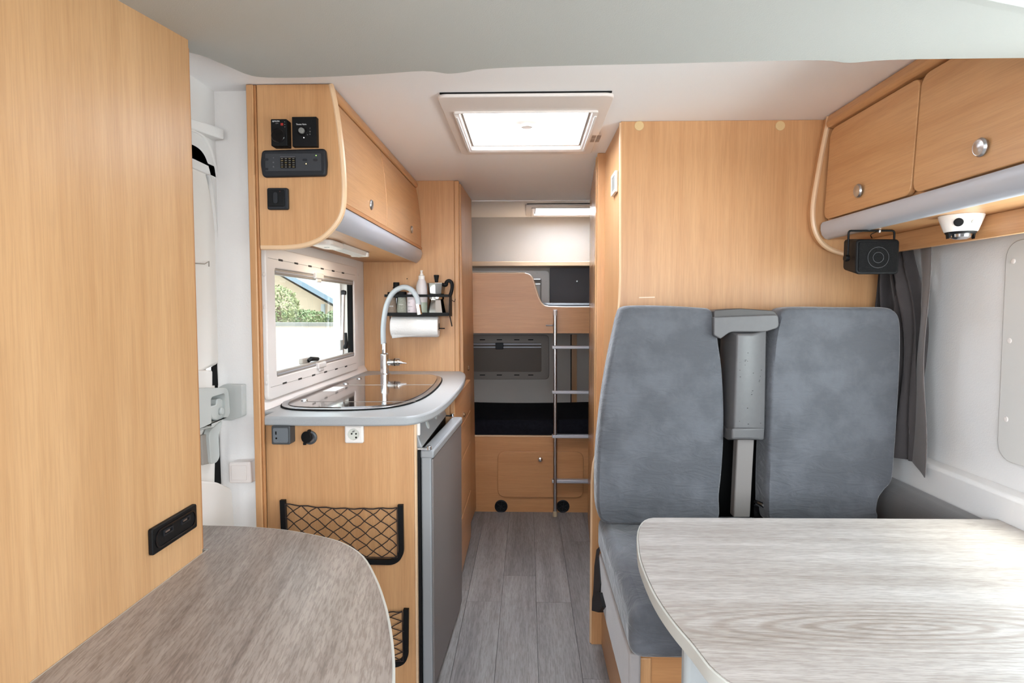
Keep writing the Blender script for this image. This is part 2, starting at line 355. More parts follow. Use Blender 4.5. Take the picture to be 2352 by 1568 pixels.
# underside of the drop-down bed in front of the ceiling
def bedz(y, x=-.775): return 1.734+.128*y-.06*(x+.775)
def at_bed(px, py):
    lo, hi = .3, 2.6
    for _ in range(40):
        m = (lo+hi)/2; p = at(px, py, y=m)
        if p.z > bedz(m, p.x): hi = m
        else: lo = m
    return at(px, py, y=(lo+hi)/2)
edge = [at_bed(*p) for p in ((300, 118), (430, 122), (510, 150), (573, 175), (640, 181), (750, 179), (870, 173), (975, 166), (1030, 172), (1075, 168), (1110, 162), (1200, 157), (1350, 153), (1500, 150), (1700, 145), (1880, 142), (1950, 148), (2050, 141), (2352, 137), (2700, 135), (3100, 132))]
edge[0].x = -.99
bedpts = spline(edge, 4)
bedpts = [V((min(p.x, 1.345), p.y, p.z)) for p in bedpts]
front = [V((1.345, .45, bedz(.45, 1.345))), V((-.99, .45, bedz(.45, -.99)))]
bed = thing('drop_down_bed', 'pale grey underside of the raised drop-down bed filling the top of the view', 'bed', (.18, 1.0, 1.80))
prism_pts = bedpts+front
build('underside', MB().hull2(prism_pts, [p+V((0, 0, .045)) for p in prism_pts]), BEDU, bed, bevel=.012, seg=3, flat=True)
struct('ceiling_front', MB().box(-1.05, 1.4, -1.4, .5, 1.90, 1.95), CEIL)

# ================================================================ ENTRANCE DOOR (left)
d1 = struct('door_1', MB().prism(rnd([V((-1.035, .2, .05)), V((-1.035, 1.90, .05)), V((-1.035, 1.90, 1.66)), V((-1.035, .2, 1.66))], [0, .02, .30, .3]), (-.03, 0, 0)), PLAS)
fo = [at(415, 326, x=-1.0), at(445, 332, x=-1.0), at(468, 352, x=-1.0), at(482, 390, x=-1.0), at(492, 450, x=-1.0), at(505, 600, x=-1.0), at(514, 830, x=-1.0), at(522, 1205, x=-1.0)]
arc = spline(fo, 5)
build('door_frame', MB().prism(arc+[V((-1.0, 1.945, arc[-1].z)), V((-1.0, 1.945, 1.75)), V((-1.0, 1.45, 1.75)), V((-1.0, 1.45, arc[0].z))], (-.05, 0, 0)), WALL, d1, bevel=.006)
build('frame_moulding', MB().tube(spline([at(420, 296, x=-1.0), at(450, 302, x=-1.0), at(476, 326, x=-1.0), at(492, 372, x=-1.0), at(503, 460, x=-1.0), at(512, 620, x=-1.0), at(517, 830, x=-1.0)], 5), .005, 8), WALL, d1, smooth=True)
build('door_seal', MB().tube([p+V((-.022, -.010, -.006)) for p in arc], .011, 8), RUB, d1, smooth=True)
leaf = spline([at(425, 345, x=-1.01), at(452, 356, x=-1.01), at(474, 392, x=-1.01), at(497, 520, x=-1.01), at(512, 700, x=-1.01), at(516, 820, x=-1.01)], 5)
build('upper_moulding', MB().prism(leaf+[at(500, 838, x=-1.01), at(455, 858, x=-1.01), at(380, 860, x=-1.01), at(380, 352, x=-1.01)], (-.03, 0, 0)), PLAS, d1, bevel=.012, seg=3)
build('window_blind_hook', MB().tube([at(430, 603, x=-.998), at(470, 606, x=-.998), at(480, 600, x=-.998), at(480, 612, x=-.998)], .0018, 6), SEAL, d1)
build('lower_panel', MB().prism([at(x, y, x=-1.0) for x, y in ((400, 850), (495, 850), (497, 1215), (400, 1215))], (-.025, 0, 0)), PLAS, d1, bevel=.006)
build('door_gap_seal', MB().prism([at(x, y, x=-.998) for x, y in ((489, 842), (499, 842), (501, 885), (489, 885))], (-.006, 0, 0)).prism([at(x, y, x=-.998) for x, y in ((503, 985), (508, 1110), (494, 1110), (495, 1060))], (-.006, 0, 0)), RUB, d1)
lk = build('lock_housing', MB().ring(rnd([at(x, y, x=-.94) for x, y in ((420, 893), (524, 890), (529, 955), (432, 996))], .02), rnd([at(x, y, x=-.94) for x, y in ((484, 912), (517, 902), (517, 955), (486, 985))], .012), (-.06, 0, 0)), GPLA, d1, bevel=.006, seg=3, label='light grey moulded lock housing')
build('latch_knob', MB().prism(spline([at(x, y, x=-.948) for x, y in ((499, 916), (511, 917), (513, 933), (508, 940), (514, 955), (508, 968), (498, 966), (486, 958), (484, 935), (497, 929))], 3, True), (-.05, 0, 0)), GPLA, lk, bevel=.003)
build('latch_button', MB().lathe(at(505, 944, x=-.948), (1, 0, 0), [(.011, 0), (.012, .006), (.009, .010)]), GPLA, lk, smooth=True)
build('latch_arm', MB().prism(rnd([at(x, y, x=-.975) for x, y in ((486, 985), (512, 965), (503, 1000), (505, 1050), (498, 1062), (486, 1066), (480, 1000))], .01), (-.02, 0, 0)), GPLA, d1, bevel=.004)
build('latch_recess', MB().prism([at(x, y, x=-.985) for x, y in ((463, 1000), (484, 994), (486, 1064), (466, 1068))], (-.012, 0, 0)), SEAL, d1, bevel=.003)
build('door_pocket', MB().prism(rnd([at(x, y, x=-.95) for x, y in ((420, 1100), (500, 1107), (533, 1122), (540, 1225), (420, 1225))], .012), (-.06, 0, 0)), PLAS, d1, bevel=.01, seg=3)
kb = thing('door_keeper', 'light grey rounded keeper box on the white wall right of the door lock', 'door latch', at(535, 965, y=1.93))
build('cover', MB().prism(rnd([at(x, y, y=1.90) for x, y in ((500, 890), (512, 883), (556, 884), (557, 956), (530, 966), (502, 965))], .004), (0, .03, 0)), GPLA, kb, bevel=.008, seg=3)
ls = thing('light_switch', 'square white rocker light switch low on the white wall beside the entrance', 'light switch', at(555, 1110, y=1.93))
build('box', MB().prism(rnd([at(x, y, y=1.885) for x, y in ((524, 1062), (574, 1060), (577, 1110), (526, 1110))], .006), (.006, .045, 0)), PLASP, ls, bevel=.004)
build('rocker', MB().prism([at(x, y, y=1.882) for x, y in ((531, 1069), (565, 1069), (566, 1103), (531, 1103))], (0, .004, 0)), PLASP, ls, bevel=.0015)

# ================================================================ FOREGROUND PARTITION (left)
XP = -.775
pa = thing('side_partition', 'tall light beech panel in the left foreground beside the rounded table', 'partition', (XP-.012, .8, 0))
build('panel', MB().prism([V((XP, .25, 0)), V((XP, 1.383, 0)), V((XP, 1.386, 1.911)), V((XP, .25, bedz(.25)+.005))], (-.022, 0, 0)), W_Z2, pa)
build('edge_trim', MB().box(XP-.026, XP-.006, 1.384, 1.402, .72, 1.90), EDGE_D, pa, bevel=.003)
us = thing('twin_charger_socket', 'black twin charging socket plate on the left foreground panel just above the table', 'socket', at(400, 1270, x=XP))
q = [at(347, 1212, x=XP+.008), at(450, 1158, x=XP+.008), at(452, 1214, x=XP+.008), at(349, 1273, x=XP+.008)]
c = sum(q, V())/4; hy = (q[1].y-q[0].y)/2; hz = .0275
build('plate', MB().prism(rnd(rect_x(XP+.010, c.y-hy, c.y+hy, c.z-hz, c.z+hz), .005), (-.0095, 0, 0)), BLK, us, bevel=.002)
build('rim', MB().ring(rnd(rect_x(XP+.0125, c.y-.075, c.y+.075, c.z-.020, c.z+.020), .019), rnd(rect_x(XP+.0125, c.y-.0715, c.y+.0715, c.z-.0165, c.z+.0165), .016), (-.003, 0, 0)), BLK2, us)
for s_ in (-.03, .035):
    pt = build('port', MB().ring(rect_x(XP+.0125, c.y+s_-.017, c.y+s_+.017, c.z+.000, c.z+.012), rect_x(XP+.0125, c.y+s_-.014, c.y+s_+.014, c.z+.003, c.z+.009), (-.003, 0, 0)), ANTH, us)
    build('contact', MB().box(XP+.0102, XP+.012, c.y+s_-.011, c.y+s_+.004, c.z+.005, c.z+.0085), STEEL, pt)

# ================================================================ TABLES
ZT = .72
def tabletop(name, label, outline, m, leg=None, grain_rot=0):
    cx = sum(p.x for p in outline)/len(outline); cy = sum(p.y for p in outline)/len(outline)
    t = thing(name, label, 'table', (cx, cy, 0))
    big = [V((p.x, p.y, ZT-.002)) for p in outline]
    cen = V((cx, cy, 0)); sm = []
    n = len(big)
    for i, p in enumerate(big):
        tn = (big[(i+1) % n]-big[i-1]).normalized(); nr = V((-tn.y, tn.x, 0))
        if nr.dot(V((cx, cy, p.z))-p) < 0: nr = -nr
        sm.append(p+nr*.005)
    bt = build('top', MB().prism([p+V((0, 0, -.002)) for p in sm], (0, 0, .0038)).prism([p+V((0, 0, -.024)) for p in sm], (0, 0, .0215)), m, t)
    build('edging', MB().ring([p+V((0, 0, -.027)) for p in big], [p+V((0, 0, -.027)) for p in sm], (0, 0, .0275)), EDG, t, bevel=.0018)
    return t, bt
ol = [at(x, y, z=ZT) for x, y in ((478, 1205), (560, 1207), (650, 1214), (735, 1229), (790, 1245), (835, 1275), (865, 1325), (887, 1385), (900, 1445), (907, 1510), (907, 1568), (900, 1640), (880, 1740))]
ol = [V((-.90, 1.565, ZT))]+spline(ol, 4)+[V((-.30, .66, ZT)), V((-.40, .60, ZT)), V((XP+.0005, .58, ZT)), V((XP+.0005, 1.405, ZT)), V((-.90, 1.405, ZT))]
lt, ltop = tabletop('rounded_table', 'rounded grey oak table in the left foreground with pale grey edging', ol, OAKL)
ltop.rotation_euler = (0, 0, 0)
build('leg', MB().lathe((-.52, 1.0, 0), (0, 0, 1), [(.11, 0), (.11, .01), (.03, .02), (.03, .69)]), ALU, lt, smooth=True)
orr = [at(x, y, z=ZT) for x, y in ((1667, 1563), (1627, 1529), (1589, 1480), (1541, 1423), (1505, 1370), (1481, 1320), (1466, 1275), (1462, 1232))]
orr = spline(orr, 4)+rnd([V((.27, 1.662, ZT)), V((.3, 1.662, ZT))], 0)[:0]
cn = [at(1462, 1232, z=ZT), at(1464, 1190, z=ZT), at(1500, 1187, z=ZT)]
orr = orr+[cn[0]*(1-t)**2+cn[1]*2*t*(1-t)+cn[2]*t*t for t in (.17, .34, .5, .67, .84, 1)]+[at(1560, 1187, z=ZT), V((1.30, 1.665, ZT)), V((1.30, .62, ZT)), V((.55, .62, ZT)), V((.44, .74, ZT))]
rt, rtop = tabletop('dinette_table', 'pale grey oak table in the right foreground in front of the seats', orr, OAKR)
lp = at(1586, 1530, y=1.24)
build('leg', MB().box(lp.x-.014, lp.x+.055, 1.23, 1.27, 0, .692), mat('leg_grey', (180, 184, 184), .4, .2), rt, bevel=.012, seg=3)
build('leg_foot', MB().box(lp.x-.03, lp.x+.09, 1.16, 1.34, 0, .012), GPLA, rt, bevel=.004)

# ================================================================ KITCHEN
kc = thing('kitchen_cabinet', 'beech kitchen unit end panel under the pale worktop, carrying storage nets', 'cabinet', (-.6, 2.4, 0))
build('end_panel', MB().box(-.852, -.368, YK, YK+.018, 0, .927), W_Z, kc)
build('end_edge', MB().box(-.368, -.360, YK-.001, YK+.02, 0, .927), EDGE, kc, bevel=.002)
pxa, pxb, pxc = at(574, 600, y=1.868).x, at(590, 600, y=1.868).x, at(597.5, 600, y=1.872).x
po = struct('trim_7', MB().box(pxa, pxb, 1.866, 1.886, 0, ZC-.002), W_Z, bevel=.003)
build('inner_strip', MB().box(pxb, pxc-.0008, 1.872, 1.884, 0, ZC-.002), EDGE_D, po, bevel=.002)
dc = thing('drawer_cabinet', 'narrow beech drawer unit between the fridge and the tall wardrobe', 'cabinet', (-.6, 2.9, 0))
build('body', MB().box(-.88, -.335, 2.56, YW-.006, 0.0, .925), W_Z, dc)
zz = [.035, .30, .575, .745, .915]
for a, b in zip(zz, zz[1:]):
    f = build('drawer', MB().box(-.335, -.313, 2.565, YW-.012, a, b-.004), W_Y, dc, bevel=.003)
    if b > .9: build('knob', MB().lathe((-.313, 2.88, b-.13), (1, 0, 0), [(.011, 0), (.012, .004), (.008, .010), (.001, .012)]), CHR, f, smooth=True)
# worktop
ZK = .956
wt = [at(x, y, z=ZK) for x, y in ((603, 956), (700, 957.5), (850, 958), (930, 957), (965, 952), (1005, 937), (1040, 908), (1063, 880), (1069.5, 862), (1067, 856))]
wt = [wt[0], wt[1], wt[2]]+spline(wt[3:], 4)
for p in wt: p.y = min(p.y, YW-.001)
wt += [V((wt[-1].x-.03, YW-.001, ZK)), V((XL+.002, YW-.001, ZK)), V((XL+.002, 1.965, ZK)), V((-.852, 1.965, ZK))]
wk = build('worktop', MB().prism([p+V((0, 0, -.030)) for p in wt], (0, 0, .030)), WTOP, bevel=.007, seg=3, label='pale speckled grey worktop with a rounded corner on the kitchen unit', cat='worktop')
build('wall_sealing_strip', MB().prism([V((XL+.001, 1.97, ZK)), V((XL+.02, 1.97, ZK+.001)), V((XL+.001, 1.97, ZK+.035))], (0, 1.30, -.0)), PLASP, wk)
build('edge_cap', MB().box(-.857, -.852, 1.90, 1.912, .93, .945), EDGE_D, wk)
# sink and hob under a smoked glass lid
sk = thing('sink_hob_cover', 'brown smoked glass lid over sink and hob set in the worktop', 'sink', at(830, 905, z=ZK))
out = spline([at(x, y, z=ZK+.004) for x, y in ((648, 928), (668, 912), (720, 895), (790, 874), (840, 864), (900, 861), (960, 861), (1000, 862), (1014, 869), (1008, 884), (985, 905), (950, 922), (900, 934), (840, 939), (760, 941), (690, 940), (655, 936))], 4, True)
cc = sum(out, V())/len(out)
def inset(pts, d, up=0):
    r = []; n = len(pts)
    for i, p in enumerate(pts):
        tn = (pts[(i+1) % n]-pts[i-1]).normalized(); nr = V((-tn.y, tn.x, 0))
        if nr.dot(cc-p) < 0: nr = -nr
        r.append(p+nr*d+V((0, 0, up)))
    return r
build('steel_rim', MB().ring(out, inset(out, .022), (0, 0, .003)), STEEL, sk, bevel=.001)
build('rim_shadow_ring', MB().ring([p-V((0, 0, .0035)) for p in inset(out, -.004)], [p-V((0, 0, .0035)) for p in inset(out, .01)], (0, 0, .003)), RUB, sk)  # black ring laid round the steel rim as its shadow line
gl = inset(out, .023, .002)
build('glass_lid', MB().prism(gl, (0, 0, .004)), GLS, sk)
build('lid_joint', MB().tube([at(800, 884, z=ZK+.0105), at(998, 883, z=ZK+.0105)], .0007, 4), SEAL, sk)
build('lid_joint', MB().tube([at(700, 922, z=ZK+.0105), at(955, 922, z=ZK+.0105)], .0007, 4), SEAL, sk)
for hx, hy_ in ((699, 919), (794, 881), (825, 869)):
    build('hinge', MB().lathe(at(hx, hy_, z=ZK+.010), (0, 0, 1), [(.012, 0), (.012, .003), (.008, .005)]), STEEL, sk, smooth=True)
build('lid_sticker', MB().prism([at(x, y, z=ZK+.0102) for x, y in ((741, 898), (770, 898), (793, 888), (766, 888))], (0, 0, .0004)), WHT, sk)
# faucet
fb = at(884, 862, z=ZK); YF = fb.y
fa = thing('kitchen_tap', 'chrome kitchen tap with a curved grey flexible spout at the back of the worktop', 'tap', fb)
def fp(px, py): return at(px, py, y=YF)
build('body', MB().lathe(fb, (0, 0, 1), [(.030, 0), (.030, .006), (.023, .012), (.022, .10), (.023, .105), (.022, .110), (.014, .116), (.014, .165), (.015, .168)], 28), CHR, fa, smooth=True)
build('spout_hose', MB().tube(spline([fp(*p) for p in ((881, 790), (880, 760), (883, 725), (890, 695), (903, 672), (920, 661), (934, 660), (948, 668), (958, 684), (962, 700))], 6), .0135, 12), HOSE, fa, smooth=True)
build('spout_tip', MB().tube([fp(960, 698), fp(964, 722)], [.0145, .0135], 14), CHR, fa, smooth=True)
build('lever_body', MB().tube([fp(884, 833), fp(896, 832), fp(915, 831), fp(919, 831)], [.016, .017, .019, .017], 16), CHR, fa, smooth=True)
build('lever', MB().tube([fp(918, 832), fp(926, 833), fp(934, 834)], [.009, .004, .002], 10), CHR, fa, smooth=True)
build('lever_ring', MB().tube([fp(906, 831.5), fp(907.5, 831.5)], .0196, 16), RUB, fa)

# fridge
fr = thing('refrigerator', 'grey undercounter fridge with black side gap under the worktop by the aisle', 'refrigerator', (-.55, 2.25, 0))
build('body', MB().box(-.86, -.366, 1.945, 2.55, .0, .915), RUB, fr)
build('side_seal', MB().box(-.366, -.351, 1.935, 2.545, .02, .835), BLK, fr)
build('door', MB().prism([V((-.350, 1.94, .022)), V((-.316, 1.94, .022)), V((-.289, 2.545, .022)), V((-.322, 2.545, .022))], (0, 0, .808)), FRS, fr, bevel=.006, seg=3)
build('door_front', MB().prism([V((-.316, 1.944, .03)), V((-.310, 1.944, .03)), V((-.283, 2.54, .03)), V((-.289, 2.54, .03))], (0, 0, .775)), FRG, fr, bevel=.0015)
build('door_top_strip', MB().prism([V((-.352, 1.938, .808)), V((-.307, 1.938, .808)), V((-.279, 2.548, .808)), V((-.324, 2.548, .808))], (0, 0, .028)), FRS, fr, bevel=.006)
build('control_panel', MB().prism([V((-.366, 1.94, .843)), V((-.345, 1.94, .843)), V((-.372, 1.94, .925)), V((-.39, 1.94, .925))], (0, .60, 0)), FRS, fr, bevel=.004)
build('panel_cap', MB().box(-.366, -.352, 1.936, 1.95, .885, .926), PLAS, fr, bevel=.002)
for yy in (2.12, 2.30, 2.38, 2.46):
    build('control_knob', MB().lathe((-.362, yy, .885), (.94, 0, .32), [(.016, 0), (.016, .006), (.012, .008)]), GPLA, fr, smooth=True)
for yy in (1.97, 2.16): build('panel_groove', MB().box(-.356, -.3525, yy, yy+.11, .862, .866), SEAL, fr)
for yy in (1.93, 2.54):
    h = build('hinge_arm', MB().box(-.366, -.318, yy, yy+.012, .838, .845), CHR, fr, bevel=.002)
    build('hinge_pin', MB().lathe((-.322, yy+.006, .838), (0, 0, 1), [(.008, 0), (.008, .012), (.005, .014)]), CHR, fr, smooth=True)

# devices on the end panel
def yrect(px0, py0, px1, py1, y):
    a = at(px0, (py0+py1)/2, y=y); b = at(px1, (py0+py1)/2, y=y); c_ = at((px0+px1)/2, py1, y=y); d = at((px0+px1)/2, py0, y=y)
    return a.x, b.x, c_.z, d.z
y0 = YK-.045
s1 = thing('grey_charging_socket', 'dark grey surface-mounted charging socket, leftmost under the worktop edge', 'socket', at(650, 1020, y=YK))
x0, x1, z0, z1 = yrect(623, 978, 666, 1021, y0)
build('box', MB().prism(rnd(rect_y(y0, x0, x1, z0, z1), .005), (0, .0445, 0)), DGR, s1, bevel=.003)
build('face', MB().prism(rnd(rect_y(y0-.002, x0+.006, x1-.006, z0+.006, z1-.006), .005), (0, .003, 0)), mat('slate_plastic', (98, 102, 106), .5), s1, bevel=.001)
build('port', MB().box(x0+.014, x0+.018, y0-.0028, y0, z0+.033, z0+.043), BLK2, s1); build('port', MB().lathe((x0+.017, y0-.0028, z0+.021), (0, 1, 0), [(.003, 0), (.003, .002)], 12), BLK2, s1)
text('1A  +CW', .006, ((x0+x1)/2, y0-.0026, z0+.0105), (R90, 0, 0), WHG, s1)
s2 = thing('lighter_socket', 'round 12 volt socket with black flap cap in the beech end panel', 'socket', at(711, 1020, y=YK))
c2 = at(713, 1004, y=YK)
build('ring', MB().lathe(c2+V((0, 0, 0)), (0, -1, 0), [(.0225, 0), (.0225, .006), (.019, .008), (.0165, .008), (.0165, .001)], 28), DGR, s2, smooth=True)
build('barrel', MB().lathe(c2, (0, -1, 0), [(.016, .0), (.016, .0035)], 24), STEEL, s2)
build('cap', MB().lathe(c2+V((-.006, -.016, .004)), (-.25, -1, .1), [(.0185, 0), (.0185, .004), (.016, .006)], 24).box(c2.x-.003, c2.x+.004, c2.y-.018, c2.y-.004, c2.z+.019, c2.z+.027).box(c2.x-.017, c2.x-.009, c2.y-.02, c2.y-.012, c2.z-.021, c2.z-.013), BLK, s2, smooth=True)
s3 = thing('mains_socket', 'white round-hole mains socket in the beech end panel near the fridge', 'socket', at(815, 1018, y=YK))
y3 = YK-.016; x0, x1, z0, z1 = yrect(791, 976, 834, 1018, y3)
build('frame', MB().prism(rnd(rect_y(y3, x0, x1, z0, z1), .006), (0, .0155, 0)), PLAS, s3, bevel=.004)
cm = V(((x0+x1)/2, y3, (z0+z1)/2))
sf = build('insert', MB().ring(rnd(rect_y(y3-.003, x0+.006, x1-.006, z0+.006, z1-.006), .005, 6), [cm+V((-math.cos(math.radians(45+360*k/28))*.0185, -.003, -math.sin(math.radians(45+360*k/28))*.0185)) for k in range(28)], (0, .004, 0)), PLAS, s3)
build('well', MB().lathe(cm+V((0, -.0015, 0)), (0, 1, 0), [(.0183, 0), (.0183, .001)], 28), mat('socket_well', (196, 196, 186), .4), s3)
build('pin_hole', MB().lathe(cm+V((-.006, -.0026, .002)), (0, 1, 0), [(.0028, 0), (.0028, .001)], 12), BLK2, s3)
build('pin_hole', MB().lathe(cm+V((.008, -.0026, .002)), (0, 1, 0), [(.0028, 0), (.0028, .001)], 12), BLK2, s3)
build('earth_hole', MB().lathe(cm+V((.008, -.0026, -.010)), (0, 1, 0), [(.0032, 0), (.0032, .001)], 12), BLK2, s3)
build('earth_pin', MB().tube([cm+V((-.003, -.002, .008)), cm+V((.004, -.006, .012))], .0022, 8), STEEL, s3)

# storage nets
def net(label, fo_px, cols, rows, grid_px):
    t = thing('storage_net', label, 'storage net', at(fo_px[0][0], fo_px[0][1], y=YK))
    yf = YK-.014
    path = [at(x, y, y=yf) for x, y in fo_px]
    rails = rnd(path, [0]+[.018]*(len(path)-2)+[0])
    r_ = []
    n = len(rails); L, Rr = [], []
    for i, p in enumerate(rails):
        tn = (rails[min(i+1, n-1)]-rails[max(i-1, 0)]).normalized(); nr = V((-tn.z, 0, tn.x))
        L.append(p+nr*.0085); Rr.append(p-nr*.0085)
    build('frame', MB().prism(L+Rr[::-1], (0, .0135, 0)), BLK, t, bevel=.004, seg=2)
    tl, tr, br, bl = [at(x, y, y=yf) for x, y in grid_px]
    mb = MB()
    def P(u, v):
        a = tl.lerp(tr, u); b = bl.lerp(br, u); p = a.lerp(b, v); s_ = math.sin(math.pi*min(max(u, 0), 1))
        p.y += -.001-.006*math.sin(math.pi*u)*math.cos(v*1.4); p.z -= .006*s_*(1-v); return p
    mb.tube([P(u/24, 0)+V((0, 0, .0015*math.sin(u*1.6))) for u in range(25)], .0022, 6)
    mb.tube([P(0, v/8) for v in range(9)], .0014, 5); mb.tube([P(1, v/8) for v in range(9)], .0014, 5); mb.tube([P(u/16, 1) for u in range(17)], .0016, 5)
    for d in (1, -1):
        for k in range(-rows, cols+rows+1):
            pts = []
            for j in range(0, rows*3+1):
                v = j/(rows*3); u = (k+d*v*rows)/cols
                if -.001 <= u <= 1.001: pts.append(P(u+.06/cols*math.sin(j*2.1+k), v))
            if len(pts) > 1: mb.tube(pts, .00165, 5)
    build('net', mb, NETM, t, smooth=True, kind='stuff')
net('black-framed elastic net pocket on the kitchen end panel, partly behind the rounded table', [(648, 1149), (653, 1275), (665, 1287), (905, 1292), (921, 1275), (919, 1160)], 7, 4, [(655, 1157), (912, 1166), (913, 1280), (662, 1275)])
net('small lower net pocket beside the rounded table edge, just left of the fridge', [(760, 1380), (768, 1520), (780, 1531), (915, 1527), (931, 1514), (932, 1400)], 3, 5, [(768, 1392), (924, 1404), (926, 1518), (772, 1515)])

# overhead kitchen cabinet
YO = 1.87
oc = thing('overhead_kitchen_cabinet', 'beech overhead cabinet with curved end and silver strip above the kitchen window', 'cabinet', (-.75, 2.5, 1.5))
endp = [at(x, y, y=YO) for x, y in ((598, 566), (650, 566), (695, 561), (735, 546), (765, 518), (782, 488), (787, 450), (786, 400), (780, 330), (769, 250), (756, 188))]
es = [endp[0]]+spline(endp[1:], 4)
es[-1].z = ZC-.003
epoly = es+[V((es[0].x, YO, ZC-.003))]
build('end_panel', MB().prism(epoly, (0, .018, 0)), W_Z, oc)
build('end_edge', MB().tube([p+V((0, .009, 0)) for p in es], .0105, 8), EDGE, oc, smooth=True)
xf = lambda z: -.612+(1.99-z)/(1.99-1.617)*.034+.012*math.sin(math.pi*(1.99-z)/.373)
def facex(z, off=0): return xf(z)+off
def lip(y0, y1, z0, z1, off, th, n=6):
    prof = [V((facex(z0+(z1-z0)*k/n, off), y0, z0+(z1-z0)*k/n)) for k in range(n+1)]
    return MB().prism(prof+[p-V((th, 0, 0)) for p in prof[::-1]], (0, y1-y0, 0))
build('carcass', lip(YO+.018, YW-.002, 1.60, 1.985, -.022, .01), W_Y, oc)
for (a, b, hpx) in ((YO+.022, 2.475, (852, 470)), (2.481, YW-.01, (945, 527))):
    d = build('door', lip(a, b, 1.632, 1.945, 0, .018), W_Y, oc, bevel=.002, smooth=True)
    hc = at(*hpx, x=-.578)
    build('handle', MB().lathe(hc+V((-.004, 0, 0)), (1, 0, -.08), [(.017, 0), (.019, .006), (.016, .010), (.0145, .0095), (.008, .0115), (.001, .012)], 24), STEEL, d, smooth=True)
build('crown_moulding', MB().prism([V((-.625, YO+.018, 1.948)), V((-.600, YO+.018, 1.950)), V((-.594, YO+.018, 1.965)), V((-.602, YO+.018, 1.986)), V((-.625, YO+.018, 1.988))], (0, YW-YO-.02, 0)), W_Y, oc, bevel=.004)
build('lower_rail', lip(YO+.018, YW-.004, 1.618, 1.630, .003, .02, 2), EDGE_D, oc)
sp = [V((-.579, YO+.018, 1.617)), V((-.574, YO+.018, 1.60)), V((-.576, YO+.018, 1.585)), V((-.583, YO+.018, 1.568)), V((-.596, YO+.018, 1.552)), V((-.606, YO+.018, 1.546))]
build('silver_strip', MB().prism(sp+[V((-.62, YO+.018, 1.552)), V((-.60, YO+.018, 1.617))], (0, YW-YO-.022, 0)), ALU, oc, smooth=True)
build('underside', MB().prism([V((XL+.002, 1.966, 1.552)), V((-.846, 1.966, 1.552)), V((-.846, YO+.018, 1.552)), V((-.606, YO+.018, 1.552)), V((-.606, YW-.003, 1.552)), V((XL+.002, YW-.003, 1.552))], (0, 0, .01)), W_Y, oc)
# underside lamp
lm = thing('cabinet_lamp', 'long white plastic lamp under the overhead kitchen cabinet', 'lamp', (-.75, 2.43, 1.52))
build('housing', MB().prism(rnd(rect_z(1.528, -.79, -.71, 2.17, 2.34), .03), (0, 0, .023)), PLAS, lm, bevel=.006, seg=3)
build('diffuser', MB().prism([V((-.785, 2.34, 1.551)), V((-.780, 2.34, 1.533)), V((-.75, 2.34, 1.526)), V((-.72, 2.34, 1.533)), V((-.715, 2.34, 1.551))], (0, .33, 0)), TRANSL, lm, smooth=True)
build('end_cap', MB().prism(rnd(rect_z(1.53, -.79, -.71, 2.67, 2.70), .012), (0, 0, .021)), PLAS, lm, bevel=.004)
ld0 = bpy.data.lights.new('lamp_light', 'AREA'); lo0 = bpy.data.objects.new('lamp_light', ld0); COL.objects.link(lo0); ld0.shape = 'RECTANGLE'; ld0.size = .05; ld0.size_y = .3; ld0.energy = .2; ld0.color = (1, .86, .68); lo0.parent = lm; lo0.location = V((-.75, 2.505, 1.521))-WL[lm]
build('switch', MB().lathe((-.75, 2.24, 1.5285), (0, 0, -1), [(.010, 0), (.009, .003)], 16), GPLA, lm)

# devices on the overhead end panel
yo = YO
g1 = thing('black_dial_control', 'black box control with round dial and red button, left of the square thermostat', 'heater control', at(645, 341, y=yo))
x0, x1, z0, z1 = yrect(622, 273, 659, 335, yo-.035)
build('case', MB().hull2(rnd(rect_y(yo-.035, x0, x1, z0, z1), .003), rnd(rect_y(yo-.0005, x0+.0, x1+.0, z0-.0, z1+.0), .003)), BLK, g1, bevel=.002)
cd = V(((x0+x1)/2-.002, yo-.036, z0+.030))
build('dial', MB().lathe(cd+V((0, .001, 0)), (0, -1, 0), [(.021, 0), (.021, .003), (.019, .005), (.006, .006)], 28), BLK2, g1, smooth=True)
build('button', MB().box(x1-.018, x1-.0105, yo-.037, yo-.034, z1-.020, z1-.013), RED, g1)
for k in range(3): build('indicator', MB().lathe((x1-.006, yo-.0348, z1-.009-.0075*k), (0, -1, 0), [(.0012, 0), (.0012, .001)], 8), WHG, g1)
text('@TRUMA', .0052, (x0+.0165, yo-.0354, z1-.007), (R90, 0, 0), WHT, g1); text('CP+', .0055, (x0+.020, yo-.0354, z1-.0135), (R90, 0, 0), WHG, g1)
g2 = thing('square_thermostat', 'flat square black thermostat with grey knob, right of the pair above the long control panel', 'thermostat', at(697, 337, y=yo))
x0, x1, z0, z1 = yrect(671, 268, 727, 336, yo-.02)
build('case', MB().prism(rnd(rect_y(yo-.02, x0, x1, z0, z1), .001), (0, .0195, 0)), BLK, g2, bevel=.001)
kc_ = at(694, 301, y=yo-.02)
build('dial', MB().lathe(kc_+V((0, .001, 0)), (0, -1, 0), [(.014, 0), (.014, .003), (.0135, .004)], 28), BLK2, g2)
build('knob', MB().lathe(kc_+V((0, -.003, 0)), (0, -1, 0), [(.009, 0), (.0085, .006), (.007, .007)], 24), mat('knob_grey', (120, 120, 116), .5), g2, smooth=True)
build('indicator_light', MB().lathe(at(698, 316, y=yo-.0205), (0, -1, 0), [(.0014, 0), (.001, .001)], 10), LEDW, g2)
text('Truma Vario', .0062, at(692, 285.5, y=yo-.0205), (R90, 0, 0), WHT, g2)
for px, py, ss in ((712, 295, 'Y'), (712, 302, 'O'), (712, 308, 'A'), (703, 306, '*'), (706, 309, 'o')): text(ss, .006, at(px, py, y=yo-.0205), (R90, 0, 0), WHG, g2)
